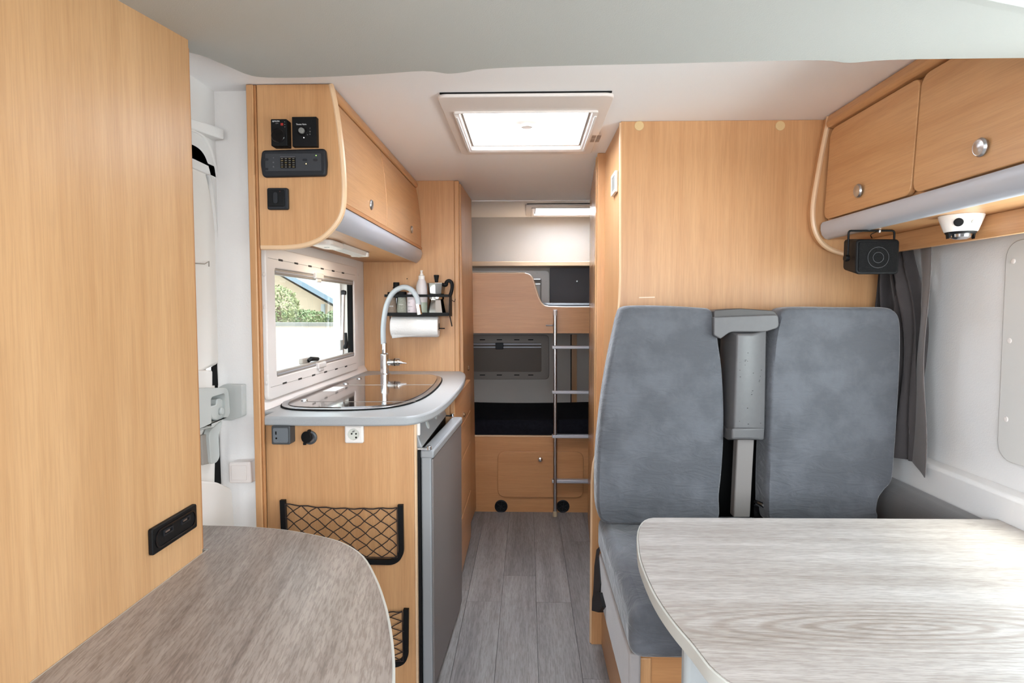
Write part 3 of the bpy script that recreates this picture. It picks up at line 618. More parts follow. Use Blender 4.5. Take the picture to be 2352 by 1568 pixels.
g3 = thing('long_control_panel', 'long dark grey control panel with rounded ends and small lights on the beech cabinet end', 'control panel', at(673, 407, y=yo))
x0, x1, z0, z1 = yrect(597, 343, 750, 406, yo-.02)
build('case', MB().prism(rnd([V((x0+.006, yo-.02, z0)), V((x1-.004, yo-.02, z0+.003)), V((x1, yo-.02, (z0+z1)/2)), V((x1-.004, yo-.02, z1+.003)), V((x0+.006, yo-.02, z1-.001)), V((x0, yo-.02, (z0+z1)/2))], .010), (0, .0195, 0)), ANTH, g3, bevel=.006, seg=3)
build('face', MB().prism(rnd(rect_y(yo-.0215, x0+.017, x1-.016, z0+.017, z1-.012), .003), (0, .002, 0)), mat('panel_face', (40, 42, 47), .5), g3, bevel=.0008)
xa, xb, za, zb = yrect(644, 362, 679, 386, yo-.022)
ds = build('display', MB().prism(rect_y(yo-.0225, xa, xb, za, zb), (0, .002, 0)), BLK2, g3)
build('display_hood', MB().box(xa, xb, yo-.025, yo-.021, zb, zb+.004), mat('hood_grey', (72, 72, 76), .5), g3, bevel=.001)
for r in range(5):
    for c_ in range(4):
        w_ = (xb-xa)/4
        build('segment', MB().box(xa+w_*c_+.002, xa+w_*c_+w_-.003, yo-.0229, yo-.0224, za+.001+(zb-za)/5*r+.001, za+(zb-za)/5*(r+1)-.0015), mat('segment_print', (104, 92, 58), .6) if (r+c_) % 3 == 0 else mat('segment_print_grey', (86, 84, 76), .6), ds)
for px, py, m_ in ((726, 357, LEDG), (703, 376, LEDY)): build('indicator_light', MB().lathe(at(px, py, y=yo-.0215), (0, -1, 0), [(.0015, 0), (.001, .001)], 10), m_, g3)
for px, py in ((611, 366), (611, 388), (700, 367), (724, 367), (727, 395)): build('push_button', MB().prism(rnd(rect_y(yo-.0225, *(lambda p: (p.x-.007, p.x+.007, p.z-.0035, p.z+.0035))(at(px, py, y=yo-.0225))), .003), (0, .001, 0)), ANTH, g3, bevel=.0004)
for px, py, ss in ((628, 362, 'o'), (628, 373, 'H'), (628, 383, 'G')): text(ss, .006, at(px, py, y=yo-.022), (R90, 0, 0), WHG, g3)
g4 = thing('black_rocker_switch', 'square black switch low on the beech cabinet end, below the long control panel', 'switch', at(637, 482, y=yo))
x0, x1, z0, z1 = yrect(613, 431, 661, 481, yo-.014)
build('frame', MB().prism(rnd(rect_y(yo-.014, x0, x1, z0, z1), .006), (0, .0135, 0)), ANTH, g4, bevel=.003)
build('insert', MB().prism(rnd(rect_y(yo-.018, x0+.003, x1-.010, z0+.009, z1-.006), .004), (0, .005, 0)), BLK, g4, bevel=.0015)
build('rocker', MB().prism(rnd(rect_y(yo-.021, (x0+x1)/2-.011, (x0+x1)/2+.003, z0+.017, z1-.014), .0068), (0, .004, 0)), ANTH, g4, bevel=.0012)
build('indicator_light', MB().lathe(((x0+x1)/2+.010, yo-.0182, z1-.012), (0, -1, 0), [(.0009, 0), (.0007, .0006)], 8), mat('dim_red', (170, 80, 70), .5), g4)

# ================================================================ KITCHEN WINDOW
w1 = struct('window_1', MB().ring(rnd(rect_x(XL+.018, 2.012, 3.10, .985, 1.512), .02), rnd(rect_x(XL+.018, 2.085, 3.045, 1.058, 1.440), .012), (-.017, 0, 0)), PLASP, bevel=.004)
build('inner_reveal', MB().ring(rect_x(XL+.010, 2.084, 3.046, 1.057, 1.441), rect_x(XL+.010, 2.092, 3.038, 1.064, 1.434), (-.10, 0, 0)), PLAS, w1)
build('pane', MB().box(XL-.062, XL-.058, 2.06, 3.06, 1.03, 1.46), PANE, w1)
build('pane_seal', MB().ring(rnd(rect_x(XL-.045, 2.085, 3.045, 1.050, 1.445), .02), rnd(rect_x(XL-.045, 2.098, 3.012, 1.066, 1.43), .02), (-.01, 0, 0)), PLAS, w1)
build('dark_gasket', MB().box(XL-.012, XL+.012, 3.020, 3.036, 1.066, 1.432), RUB, w1)
for zz_, n_ in ((1.430, 'upper_blind_rail'), (1.068, 'lower_blind_rail')):
    s_ = 1 if zz_ > 1.2 else -1
    r_ = build(n_, MB().box(XL-.004, XL+.015, 2.09, 3.04, zz_-.012, zz_+.010), SEAL, w1, bevel=.004)
    build('rail_groove', MB().box(XL+.013, XL+.017, 2.095, 3.035, zz_-.003, zz_+.001), ALU, r_)
for px, py in ((731, 634), (737, 838)):
    p = at(px, py, x=XL+.02)
    build('blind_clip', MB().box(XL+.010, XL+.028, p.y-.045, p.y+.05, p.z-.012, p.z+.012).box(XL+.014, XL+.024, p.y-.02, p.y+.03, p.z-.026, p.z-.008), CLIP, w1, bevel=.004)
for row, n_ in (((644.5, 597.5), (787.7, 626.6)), 6), (((654, 879.5), (794.7, 841)), 6):
    A = at(*row[0], x=XL+.018); B = at(*row[1], x=XL+.018)
    for k in range(n_):
        p = A.lerp(B, k/(n_-1)); build('vent_slot', MB().box(XL+.0165, XL+.0187, p.y-.019, p.y+.019, p.z-.0035, p.z+.0035), RUB, w1, bevel=.001)
    build('frame_groove', MB().tube([V((XL+.0183, 2.03, A.z)), V((XL+.0183, 3.06, B.z))], .0008, 4), SEAL, w1)
for px, py in ((606, 630), (608, 705), (614, 855), (823, 630), (612, 880)):
    build('screw_cap', MB().lathe(at(px, py, x=XL+.017), (1, 0, 0), [(.0075, 0), (.007, .002), (.004, .003)], 16), PLASP, w1, smooth=True)
stay = [at(x, y, x=XL-.02) for x, y in ((789, 672), (787, 770), (786, 815))]
build('window_stay', MB().tube(stay, .008, 10), STEEL, w1, smooth=True)
build('window_stay_knob', MB().lathe(stay[0], (1, 0, 0), [(.012, -.01), (.014, 0), (.010, .012)], 16), ANTH, w1, smooth=True)
p = at(782, 792, x=XL-.01)
lt_ = build('stay_latch', MB().box(XL-.02, XL+.0, p.y-.03, p.y+.015, p.z-.025, p.z+.025), GPLA, w1, bevel=.004)
build('latch_lever', MB().tube([at(792, 800, x=XL+.004), at(795, 790, x=XL+.008), at(794, 764, x=XL+.008)], [.010, .009, .007], 8), BLK, lt_, smooth=True)
build('latch_knob', MB().lathe(at(797, 796, x=XL+.004), (0, 1, 0), [(.009, -.01), (.009, .014)], 12), BLK, lt_, smooth=True)
p = at(708, 827, x=XL-.005)
lb = build('window_latch', MB().box(XL-.02, XL, p.y-.07, p.y+.01, p.z-.012, p.z+.012), SEAL, w1, bevel=.005)
build('latch_lever', MB().tube([at(708, 829, x=XL+.004), at(714, 824, x=XL+.010), at(730, 824, x=XL+.010)], [.007, .010, .008], 8), BLK, lb, smooth=True)

# ================================================================ WARDROBE (behind worktop)
wd = thing('tall_wardrobe', 'tall beech wardrobe at the far end of the worktop, shelf hung on its front', 'wardrobe', (-.62, 3.5, 0))
build('front_panel', MB().box(XL+.002, -.40, YW, YW+.018, 0, ZC-.001), W_Z, wd)
build('corner_post', MB().box(-.40, -.373, YW-.004, YW+.03, 0, ZC-.001), W_Z, wd, bevel=.006, seg=3)
f0, f1 = at(1059, 414, y=YW+.03), at(1090, 460, y=YB-.005)
b0, b1 = at(1060, 1250, y=YW+.03), at(1100, 1175, y=YB-.005)
dr = build('door', MB().hull2([V((-.366, YW+.03, ZC-.012)), V((-.352, YB-.006, ZC-.012)), V((-.328, YB-.006, .02)), V((-.345, YW+.03, .02))], [V((-.386, YW+.03, ZC-.012)), V((-.372, YB-.006, ZC-.012)), V((-.348, YB-.006, .02)), V((-.365, YW+.03, .02))]), W_Z, wd, bevel=.003)
build('handle', MB().lathe(at(1073, 845, x=-.352), (1, 0, 0), [(.014, 0), (.016, .005), (.012, .012), (.002, .010)], 18), CHR, dr, smooth=True)
build('body', MB().box(XL+.002, -.39, YW+.02, YB-.006, 0, ZC-.002), W_Z, wd)
build('screw_hole', MB().lathe(at(935, 640, y=YW), (0, -1, 0), [(.0035, -.001), (.003, .0006)], 10), RUB, wd)

# ---- wall shelf with bottles
YS = YW-.135
sh = thing('spice_shelf', 'black metal shelf hung on the wardrobe front, holding jars and a towel roll', 'shelf', at(960, 727, y=YW))
tray = [at(889, 722, y=YS), at(1031, 722, y=YS)]; zt = tray[0].z; xa, xb = tray[0].x, tray[1].x
rl = [at(883, 679, y=YS), at(1030, 679, y=YS)]; zr = rl[0].z
build('tray', MB().box(xa, xb, YS, YW-.001, zt-.006, zt-.002), BLK, sh, bevel=.001)
build('front_lip', MB().box(xa, xb, YS-.002, YS+.001, zt-.008, zt+.010), BLK, sh, bevel=.0006)
build('guard_rail', MB().box(rl[0].x, rl[1].x, YS-.002, YS+.001, zr-.007, zr+.007), BLK, sh, bevel=.0006)
for X in (xa+.001, xb-.004):
    build('side_plate', MB().box(X, X+.003, YS, YW-.001, zr-.007, zr+.007), BLK, sh); build('bracket', MB().prism([V((X, YS+.02, zt)), V((X, YW-.001, zt-.01)), V((X, YW-.001, zr)), V((X, YS+.05, zr))], (.004, 0, 0)), BLK, sh)
build('hook', MB().tube(spline([V((xb+.002, YW-.03, zr-.02)), V((xb+.016, YW-.03, zr-.03)), V((xb+.022, YW-.03, zr-.015))], 5), .0015, 6), BLK, sh)
build('roll_bar', MB().tube([V((xa+.002, YS+.06, zt-.005)), V((xa+.004, YS+.06, zt-.075)), V((xb-.03, YS+.06, zt-.075))], .003, 8).tube([V((xb-.006, YS+.08, zt-.005)), V((xb+.006, YS+.08, zt-.065))], .003, 8), BLK, sh)
# towel roll
ty = YS+.06; t0, t1 = at(893, 755, y=YS), at(1004, 755, y=YS)
tw = thing('paper_towel_roll', 'white paper towel roll hanging under the black shelf', 'paper towel', (t0.x*.5+t1.x*.5, ty, zt-.125))
rc = V((t0.x+.004, ty, zt-.066))
build('roll', MB().lathe(rc, (1, 0, 0), [(.018, .0), (.054, .0), (.056, .004), (.056, t1.x-t0.x-.012), (.053, t1.x-t0.x-.004), (.018, t1.x-t0.x-.004), (.018, 0)], 32, caps=False), TOWEL, tw, smooth=True)
build('core', MB().lathe(rc+V((-.002, 0, 0)), (1, 0, 0), [(.020, 0), (.020, t1.x-t0.x), (.017, t1.x-t0.x), (.017, 0)], 20, caps=False), mat('cardboard', (120, 100, 82), .9), tw)
build('loose_sheet', MB().grid(lambda u, v: (rc.x+.006+(t1.x-t0.x-.02)*u, ty-.0575*math.cos(v*1.0)+.003, rc.z-.0575*math.sin(v*1.0)-(.012*v*(1-u) if v > .8 else 0)+.012*u*v), 14, 10), TOWEL, tw, solid=.001, smooth=True)
def item(name, label, cat, px, m, prof, n=20, group=None, y=None, sc=1):
    y = y or YS+.055; p = at(px, 722, y=y); p.z = zt-.0018
    t = thing(name, label, cat, p, group); return t, p
def bottle(name, label, cat, px, parts, n=24, y=None, group=None):
    t, p = item(name, label, cat, px, None, None, y=y, group=group)
    for pn, m_, prof, nn in parts: build(pn, MB().lathe(p, (0, 0, 1), prof, nn), m_, t, smooth=nn > 8)
    return t, p
DB = mat('dark_brown_glass', (34, 22, 20), .12, coat=.5); SPB = mat('brown_spice', (128, 112, 98), .6, var=.35, vscale=300); SPG = mat('green_grey_spice', (150, 152, 140), .6, var=.35, vscale=300)
LAB = mat('pale_label', (216, 204, 208), .6, var=.08, vscale=300)
bottle('dark_bottle', 'tall dark brown bottle with ringed neck at the back left of the shelf', 'bottle', 911, [('glass', DB, [(.033, 0), (.034, .09), (.030, .115), (.017, .130), (.0155, .142)], 24), ('cap', BLK, [(.019, .142), (.019, .148), (.0165, .149), (.0165, .172), (.015, .174)], 20)], y=YS+.095)
t, p = bottle('spice_jar', 'brown spice jar with black lid, leftmost on the shelf behind the spout', 'spice jar', 901, [('glass', SPB, [(.026, 0), (.027, .03), (.021, .082), (.021, .092)], 24), ('lid', BLK, [(.024, .092), (.024, .118), (.022, .120)], 24)], y=YS+.032)
text('HERBS', .009, p+V((0, -.026, .045)), (R90, 0, 0), WHT, t)
t, p = bottle('spice_jar', 'green grey spice jar with black lid, framed by the curved spout', 'spice jar', 923.5, [('glass', SPG, [(.026, 0), (.027, .03), (.022, .082), (.022, .092)], 24), ('lid', BLK, [(.025, .092), (.025, .120), (.023, .122)], 24)], y=YS+.032)
text('Green', .009, p+V((0, -.0265, .055)), (R90, 0, 0), WHT, t)
t, p = bottle('labelled_tub', 'pale pink labelled carton-like bottle behind the tap outlet', 'bottle', 947, [('body', LAB, [(.027, 0), (.027, .112), (.024, .118)], 24), ('cap', mat('pale_yellow_cap', (216, 212, 170), .5), [(.018, .118), (.018, .134)], 20)], y=YS+.035)
for k in range(4): build('print_line', MB().box(p.x-.018, p.x-.006+.012*(k % 2), p.y-.0284, p.y-.0268, .022+p.z+.02*k, .024+p.z+.02*k), WHG, t)
t, p = bottle('washing_up_bottle', 'tall translucent white squeeze bottle in the middle of the shelf', 'bottle', 969, [('body', mat('frosted_plastic', (206, 198, 196), .35), [(.030, 0.066), (.031, .10), (.030, .150), (.024, .172), (.016, .190)], 26), ('liquid', mat('green_liquid', (158, 166, 148), .3), [(.027, 0), (.030, .006), (.031, .066)], 26), ('collar', PLAS, [(.0165, .188), (.0165, .206), (.014, .208)], 20), ('nozzle', PLAS, [(.010, .208), (.010, .216), (.0065, .218), (.006, .226), (.008, .232), (.006, .236)], 16)], y=YS+.05)
mk, p = item('moka_pot', 'octagonal silver moka pot with black handle at the right end of the shelf', 'coffee pot', 1003, None, None, y=YS+.055)
MK = mat('polished_aluminium', (206, 204, 200), .16, 1)
build('boiler', MB().lathe(p, (0, 0, 1), [(.050, 0), (.050, .006), (.036, .078), (.037, .082)], 8), MK, mk)
build('collar', MB().lathe(p, (0, 0, 1), [(.039, .082), (.040, .084), (.040, .096), (.036, .098)], 32), MK, mk, smooth=True)
build('pouring_chamber', MB().lathe(p, (0, 0, 1), [(.034, .098), (.040, .104), (.048, .166), (.048, .168), (.042, .171), (.010, .176)], 8), MK, mk)
build('spout', MB().prism([p+V((-.042, -.012, .164)), p+V((-.052, 0, .166)), p+V((-.042, .012, .164)), p+V((-.038, 0, .12))], (0, 0, .004)), MK, mk)
build('lid_knob', MB().lathe(p, (0, 0, 1), [(.009, .176), (.010, .182), (.0145, .208), (.013, .211)], 16), BLK, mk, smooth=True)
build('handle', MB().tube(spline([p+V(q_) for q_ in ((.040, -.01, .160), (.052, -.01, .158), (.056, -.01, .174), (.070, -.01, .180), (.083, -.01, .168), (.085, -.01, .145), (.080, -.01, .120), (.072, -.01, .098))], 5), [.010]*10+[.0095]*26, 10), BLK, mk, smooth=True)

# ================================================================ RIGHT SIDE OF THE AISLE
pr = thing('seat_partition', 'large beech partition behind the two grey backrests', 'partition', (.8, YP, 0))
el = spline([at(x, y, y=YP) for x, y in ((1427, 640), (1424, 700), (1413, 790), (1397, 880), (1384, 970), (1375, 1030), (1365, 1065), (1361, 1110))], 4)
xtop = at(1427, 280, y=YP).x
pp = [V((xtop, YP, ZC-.001))]+el+[V((el[-1].x, YP, 0.0)), V((XR-.001, YP, 0)), V((XR-.001, YP, ZC-.001))]
build('panel', MB().prism(pp, (0, .02, 0)), W_Z, pr)
build('panel_edge', MB().tube([V((xtop, YP+.008, ZC-.004))]+[q_+V((0, .008, 0)) for q_ in el]+[V((el[-1].x, YP+.008, .003))], .007, 8), EDGE, pr, smooth=True)
for px in (1468, 1792): build('screw_cover', MB().lathe(at(px, 289, y=YP), (0, -1, 0), [(.0175, -.001), (.017, .002), (.014, .003)], 24), mat('cream_cap', (204, 176, 128), .5), pr, smooth=True)
build('scratch_mark', MB().prism([at(1468, 682, y=YP-.0006), at(1504, 681, y=YP-.0006), at(1504, 683.5, y=YP-.0006), at(1468, 684.5, y=YP-.0006)], (0, .0004, 0)), mat('scuff', (232, 205, 178), .6), pr)
bt = thing('bathroom_side_wall', 'narrow beech side wall of the washroom running back along the aisle', 'partition', (.4, 2.5, 0))
x2 = at(1390, 365, y=2.72).x; x3 = at(1373, 365, y=2.72).x
build('side_panel', MB().hull2([V((xtop, YP+.02, 0)), V((xtop+.02, YP+.02, 0)), V((x2+.02, 2.72, 0)), V((x2, 2.72, 0))], [V((xtop, YP+.02, ZC-.001)), V((xtop+.02, YP+.02, ZC-.001)), V((x2+.02, 2.72, ZC-.001)), V((x2, 2.72, ZC-.001))]), W_Z, bt)
build('corner_post', MB().box(x3, x2+.02, 2.72, 2.75, 0, ZC-.001), W_Z, bt, bevel=.003)
bd = thing('bathroom_door', 'beech washroom door leaf seen edge-on at the right of the bunk ladder', 'door', (.4, 3.2, 0))
YD = 3.66; x4 = at(1355, 462, y=YD).x
bl_ = build('leaf', MB().hull2([V((x3-.004, 2.752, .01)), V((x3+.02, 2.752, .01)), V((x4+.024, YD, .01)), V((x4, YD, .01))], [V((x3-.004, 2.752, ZC-.01)), V((x3+.02, 2.752, ZC-.01)), V((x4+.024, YD, ZC-.01)), V((x4, YD, ZC-.01))]), wood('beech_satin', BL, BH, 'Z', rough=.25), bd, bevel=.003)
th = thing('wall_thermostat', 'small white wall display on the washroom side wall near the ceiling', 'thermostat', at(1416, 455, y=2.35))
tA = [at(1409, 407, y=2.47), at(1420.5, 390, y=2.33), at(1420.5, 438, y=2.33), at(1410, 455, y=2.47)]
zc_ = 1.68
ya, yb = 2.335, 2.445
def spx(y): return xtop+(y-YP-.02)/(2.72-YP-.02)*(x2-xtop)
zA, zB = at(1420, 440, y=ya).z, at(1420, 391, y=ya).z
build('frame', MB().ring(*[[V((spx(y)-.012, y, z)) for y, z in ((ya+i, zA+i), (yb-i, zA+i), (yb-i, zB-i), (ya+i, zB-i))] for i in (0, .013)], (.0115, 0, 0)), PLAS, th, bevel=.002)
build('screen', MB().prism([V((spx(y)-.0105, y, z)) for y, z in ((ya+.012, zA+.012), (yb-.012, zA+.012), (yb-.012, zB-.012), (ya+.012, zB-.012))], (.006, 0, 0)), mat('lcd_grey', (128, 128, 122), .3), th)

# overhead locker right
rc_ = thing('overhead_locker', 'long beech overhead locker with silver strip above the dinette on the right', 'cabinet', (1.2, 1.7, 1.5))
def rx(z, off=0): return 1.085-(1.99-z)/(1.99-1.612)*.025-off-.012*math.sin(math.pi*(1.99-z)/.378)
def rlip(y0, y1, z0, z1, off, th_, n=6):
    prof = [V((rx(z0+(z1-z0)*k/n, off), y0, z0+(z1-z0)*k/n)) for k in range(n+1)]
    return MB().prism(prof+[p_+V((th_, 0, 0)) for p_ in prof[::-1]], (0, y1-y0, 0))
YE = 2.215
build('carcass', rlip(1.285, YE, 1.59, 1.985, -.022, .01), W_Y, rc_)
build('end_panel', MB().box(1.07, 1.24, 1.275, 1.285, 1.56, 1.985), W_Z, rc_)
zd0, zd1 = 1.615, 1.935
def door_mb(y0, y1):
    n = 8; mb = MB(); rr = .03
    pts = rnd([V((0, y0, zd0)), V((0, y1, zd0)), V((0, y1, zd1)), V((0, y0, zd1))], rr, 5)
    A = [V((rx(q_.z), q_.y, q_.z)) for q_ in pts]; B = [V((rx(q_.z)+.018, q_.y, q_.z)) for q_ in pts]
    zz_ = [zd0+(zd1-zd0)*k/8 for k in range(9)]
    # face as strips so that it follows the curved profile
    a = [mb.bm.verts.new(v) for v in A]; b = [mb.bm.verts.new(v) for v in B]; N = len(a)
    f = mb.bm.faces.new(a); mb.bm.faces.new(b[::-1])
    for i in range(N): mb.bm.faces.new((a[i], b[i], b[(i+1) % N], a[(i+1) % N]))
    return mb
seam = at(2100, 330, x=1.062).y
for (a, b, hp) in ((seam+.004, YE-.016, (1972, 438)), (1.288, seam-.004, (2253, 338))):
    d = build('door', door_mb(a, b), W_Y, rc_, bevel=.0025)
    if hp:
        hc = at(*hp, x=1.056)
        build('handle', MB().lathe(hc+V((.004, 0, 0)), (-1, 0, -.06), [(.020, 0), (.022, .006), (.0185, .011), (.0165, .0105), (.009, .0125), (.001, .013)], 28), STEEL, d, smooth=True)
build('crown_moulding', MB().prism([V((1.10, 1.285, 1.938)), V((1.068, 1.285, 1.942)), V((1.060, 1.285, 1.955)), V((1.070, 1.285, 1.986)), V((1.10, 1.285, 1.988))], (0, YE-1.285-.005, 0)), W_Y, rc_, bevel=.005)
sp = [V((1.056, 1.28, 1.608)), V((1.050, 1.28, 1.598)), V((1.050, 1.28, 1.580)), V((1.055, 1.28, 1.563)), V((1.066, 1.28, 1.550)), V((1.078, 1.28, 1.546))]
build('silver_strip', MB().prism(sp+[V((1.10, 1.28, 1.552)), V((1.09, 1.28, 1.608))], (0, YE-1.28-.012, 0)), ALU, rc_, smooth=True)
build('underside', MB().box(1.078, 1.235, 1.275, YE, 1.549, 1.560), W_Y, rc_)
build('valance', MB().box(1.225, 1.243, 1.275, YP-.003, 1.488, 1.549), W_Y, rc_, bevel=.002)
gp = [at(x, y, y=YE+.01) for x, y in ((1905, 276), (1893, 330), (1880, 400), (1869, 470), (1870, 515), (1882, 548), (1905, 570), (1940, 582), (1968, 585))]
gs = spline(gp, 4); gs[0].z = ZC-.003
gpoly = gs+[V((1.23, YE+.01, gs[-1].z)), V((1.23, YE+.01, ZC-.003))]
build('gable', MB().prism(gpoly, (0, YP-YE-.011, 0)), W_Z, rc_)
build('gable_edge', MB().tube([q_+V((0, .004, 0)) for q_ in gs], .009, 8), EDGE, rc_, smooth=True)
# spot lamp
spc = at(2208, 495, z=1.549)
sl = thing('ceiling_spot', 'small white round spotlight under the right overhead locker', 'spotlight', spc)
build('housing', MB().lathe(spc-V((0, 0, .0005)), (0, 0, -1), [(.052, 0), (.051, .006), (.038, .042), (.034, .045)], 32), PLAS, sl, smooth=True)
build('bezel', MB().lathe(spc-V((0, 0, .0445)), (0, 0, -1), [(.036, 0), (.034, .004), (.028, .006)], 32), BLK, sl, smooth=True)
for s_ in (-1, 1): build('bezel_fin', MB().prism([spc+V((s_*.036, -.006, -.045)), spc+V((s_*.026, -.012, -.045)), spc+V((s_*.034, -.006, -.062))], (0, .012, 0)), BLK, sl)
build('lens', MB().lathe(spc-V((0, 0, .050)), (0, 0, -1), [(.026, 0), (.024, .008), (.014, .013), (.002, .014)], 28), CHR, sl, smooth=True)
ep = spc+V((-.030, -.034, -.022))
build('knob', MB().lathe(ep, (-.62, -.72, -.2), [(.011, -.002), (.011, .003), (.008, .004)], 20), BLK, sl, smooth=True)
build('notch', MB().lathe(spc+V((-.001, -.046, -.022)), (0, -1, -.25), [(.006, -.003), (.004, .002)], 12), GPLA, sl, smooth=True)
# speaker
sc_ = at(2018, 590, y=1.93)
kp = thing('hanging_speaker', 'black box speaker on a wire bracket under the right overhead locker', 'speaker', sc_+V((0, 0, -.06)))
x0, x1, z0, z1 = yrect(1968, 549, 2068, 630, 1.90)
cxs = (x0+x1)/2; czs = (z0+z1)/2; yh = 1.905
build('cabinet', MB().hull2(rnd(rect_y(yh, x0, x1, z0, z1), .012), rnd(rect_y(yh+.10, x0+.012, x1-.002, z0+.020, z1+.012), .012)), BLK, kp, bevel=.005, seg=3)
build('grille', MB().prism(rnd(rect_y(yh-.003, x0+.007, x1-.007, z0+.007, z1-.007), .008), (0, .004, 0)), mat('perforated_black', (10, 10, 11), .6, spec=.2, bump=1, bscale=900), kp, bevel=.0015)
build('driver_ring', MB().lathe((cxs, yh-.0032, czs-.002), (0, -1, 0), [(.033, 0), (.033, .0008), (.031, .0008)], 32, caps=False).lathe((cxs, yh-.0032, czs-.002), (0, -1, 0), [(.017, 0), (.017, .0008), (.015, .0008)], 28, caps=False), mat('ring_grey', (34, 34, 36), .6), kp)
zb_ = 1.545
build('bracket', MB().tube(rnd([V((x0-.004, yh+.04, czs)), V((x0-.004, yh+.04, zb_)), V((x1+.006, yh+.04, zb_)), V((x1+.006, yh+.04, czs))], [0, .008, .008, 0]), .0032, 8), BLK, kp, smooth=True)
for X, s_ in ((x0-.008, 1), (x1+.01, 1)): build('clamp_knob', MB().lathe((X, yh+.04, czs), (1, 0, 0), [(.010, -.006), (.011, .0), (.010, .006)], 14), BLK, kp, smooth=True)
build('cable', MB().tube(spline([V((cxs+.015, yh+.06, z1+.010)), V((cxs+.005, yh+.05, z1+.02)), V((cxs+.022, yh+.05, zb_-.002)), V((cxs+.03, yh+.05, zb_+.004))], 5), .0013, 6), BLK, kp)
build('bracket_screw', MB().lathe((cxs+.026, yh+.04, zb_-.006), (0, 0, 1), [(.005, 0), (.005, .008)], 12), CHR, kp)

# curtain
cu = thing('window_curtain', 'gathered charcoal curtain between the partition and the right wall', 'curtain', (1.29, 2.1, .79))
def cf(u, v):
    ph = u*6*2*math.pi; gath = 1-.35*math.exp(-((v-.0)/.25)**2)
    y = 2.245-(.235*gath+.02*math.sin(v*3))*u-.05*(1-gath)*u
    amp = .026+.012*v
    x = 1.288+amp*math.sin(ph+1.4*math.sin(v*3.2+u*4))*(.6+.4*math.sin(u*9+v*2))+.008*math.sin(13*u+7*v)
    y += .010*math.cos(ph+v*1.7)
    return (x, y, 1.50-v*(.70+.012*u))
build('cloth', MB().grid(cf, 110, 40), CURT, cu, solid=.003, smooth=True)
def cf2(u, v):
    return (1.30-.035*u+.006*math.sin(5*v+u*3), 2.035-.105*u-.008*math.sin(v*9), 1.505-v*(.715)-.03*u*v)
build('front_flap', MB().grid(cf2, 10, 40), mat('curtain_lining', (112, 104, 102), .85, sheen=.3, bump=.3, bscale=500), cu, solid=.003, smooth=True)

# right wall lower box, side cushion, window
struct('trim_3', MB().prism([V((XR, -1.3, 0)), V((1.302, -1.3, 0)), V((1.302, -1.3, .785)), V((1.310, -1.3, .795)), V((XR, -1.3, .80))], (0, YP+1.298, 0)), WALL, bevel=.003)
build('side_cushion', MB().prism(rnd([V((1.232, 2.2, .45)), V((1.232, 2.2, .655)), V((1.248, 2.2, .695)), V((1.299, 2.2, .705)), V((1.299, 2.2, .45))], [0, .03, .02, .01, 0]), (0, -.53, 0)), VELD, bevel=.014, seg=3, label='dark grey upholstered side bolster between the right seat and the wall', cat='cushion')
w4 = struct('window_4', MB().ring(rnd(rect_x(XR-.009, .60, 1.735, .872, 1.488), .05), rnd(rect_x(XR-.009, .70, 1.60, .94, 1.43), .03), (.0085, 0, 0)), mat('grey_white_frame', (206, 204, 200), .55), bevel=.005)
build('pane', MB().box(XR+.055, XR+.059, .70, 1.68, .9, 1.46), PANE, w4)
build('inner_reveal', MB().ring(rect_x(XR, .692, 1.608, .932, 1.438), rect_x(XR, .702, 1.598, .942, 1.428), (.05, 0, 0)), PLAS, w4)
for z_ in (.99, 1.21, 1.43): build('screw_cap', MB().lathe((XR-.014, 1.705, z_), (-1, 0, 0), [(.008, -.006), (.007, -.003), (.004, -.002)], 16), PLASP, w4, smooth=True)

# ================================================================ SEATS
YSF = 2.0
XSL = at(1385, 1210, y=2.0).x-.004
bs = thing('bench_base', 'beech seat box under the grey bench cushion beside the aisle', 'bench', (.8, 1.9, 0))
build('side_panel', MB().box(.288, .304, 1.50, YP-.003, 0, .41), W_Y, bs)
build('front_panel', MB().box(.304, 1.295, 1.50, 1.516, 0, .41), W_X, bs)
build('front_post', MB().box(.286, .318, 1.494, 1.518, 0, .41), W_Z, bs, bevel=.004)
build('seat_board', MB().box(.288, 1.295, 1.50, YP-.003, .41, .433), W_Y, bs)
build('fabric_apron', MB().box(XSL+.004, .286, 1.470, 2.10, .28, .433), VELS, bs, bevel=.006)
cq = build('seat_cushion', MB().box(XSL, 1.06, 1.43, 2.13, .436, .566), VEL, bevel=.035, seg=5, label='thick blue-grey velvet seat cushion under the two backrests', cat='cushion')
def backrest(name, label, px, n=5):
    o = spline([at(x, y, y=YSF) for x, y in px], n, True)
    cen = sum(o, V())/len(o); mb = MB(); th_ = .13; rings = []
    bm = mb.bm
    prof = [(.30, -.008), (.75, -.004), (.93, .000), (.975, .008), (.996, .022), (1.0, .04), (1.0, .10), (.98, .12), (.94, .13)]
    for s_, yy in prof:
        ring = []
        for q_ in o:
            d = q_-cen; L = d.length; k = 1-(1-s_)*(.20/L if s_ > .9 else 1) if s_ > .9 else s_*(1)
            ring.append(bm.verts.new(V((cen.x+d.x*k, YSF+yy*.9+(q_.z-.55)*.02, cen.z+d.z*k))))
        rings.append(ring)
    N = len(o)
    for a, b in zip(rings, rings[1:]):
        for i in range(N): bm.faces.new((a[i], a[(i+1) % N], b[(i+1) % N], b[i]))
    bm.faces.new(rings[0][::-1]); bm.faces.new(rings[-1])
    return build(name, mb, VEL, smooth=True, label=label, cat='seat backrest', angle=80)
def polyc(pts): return pts
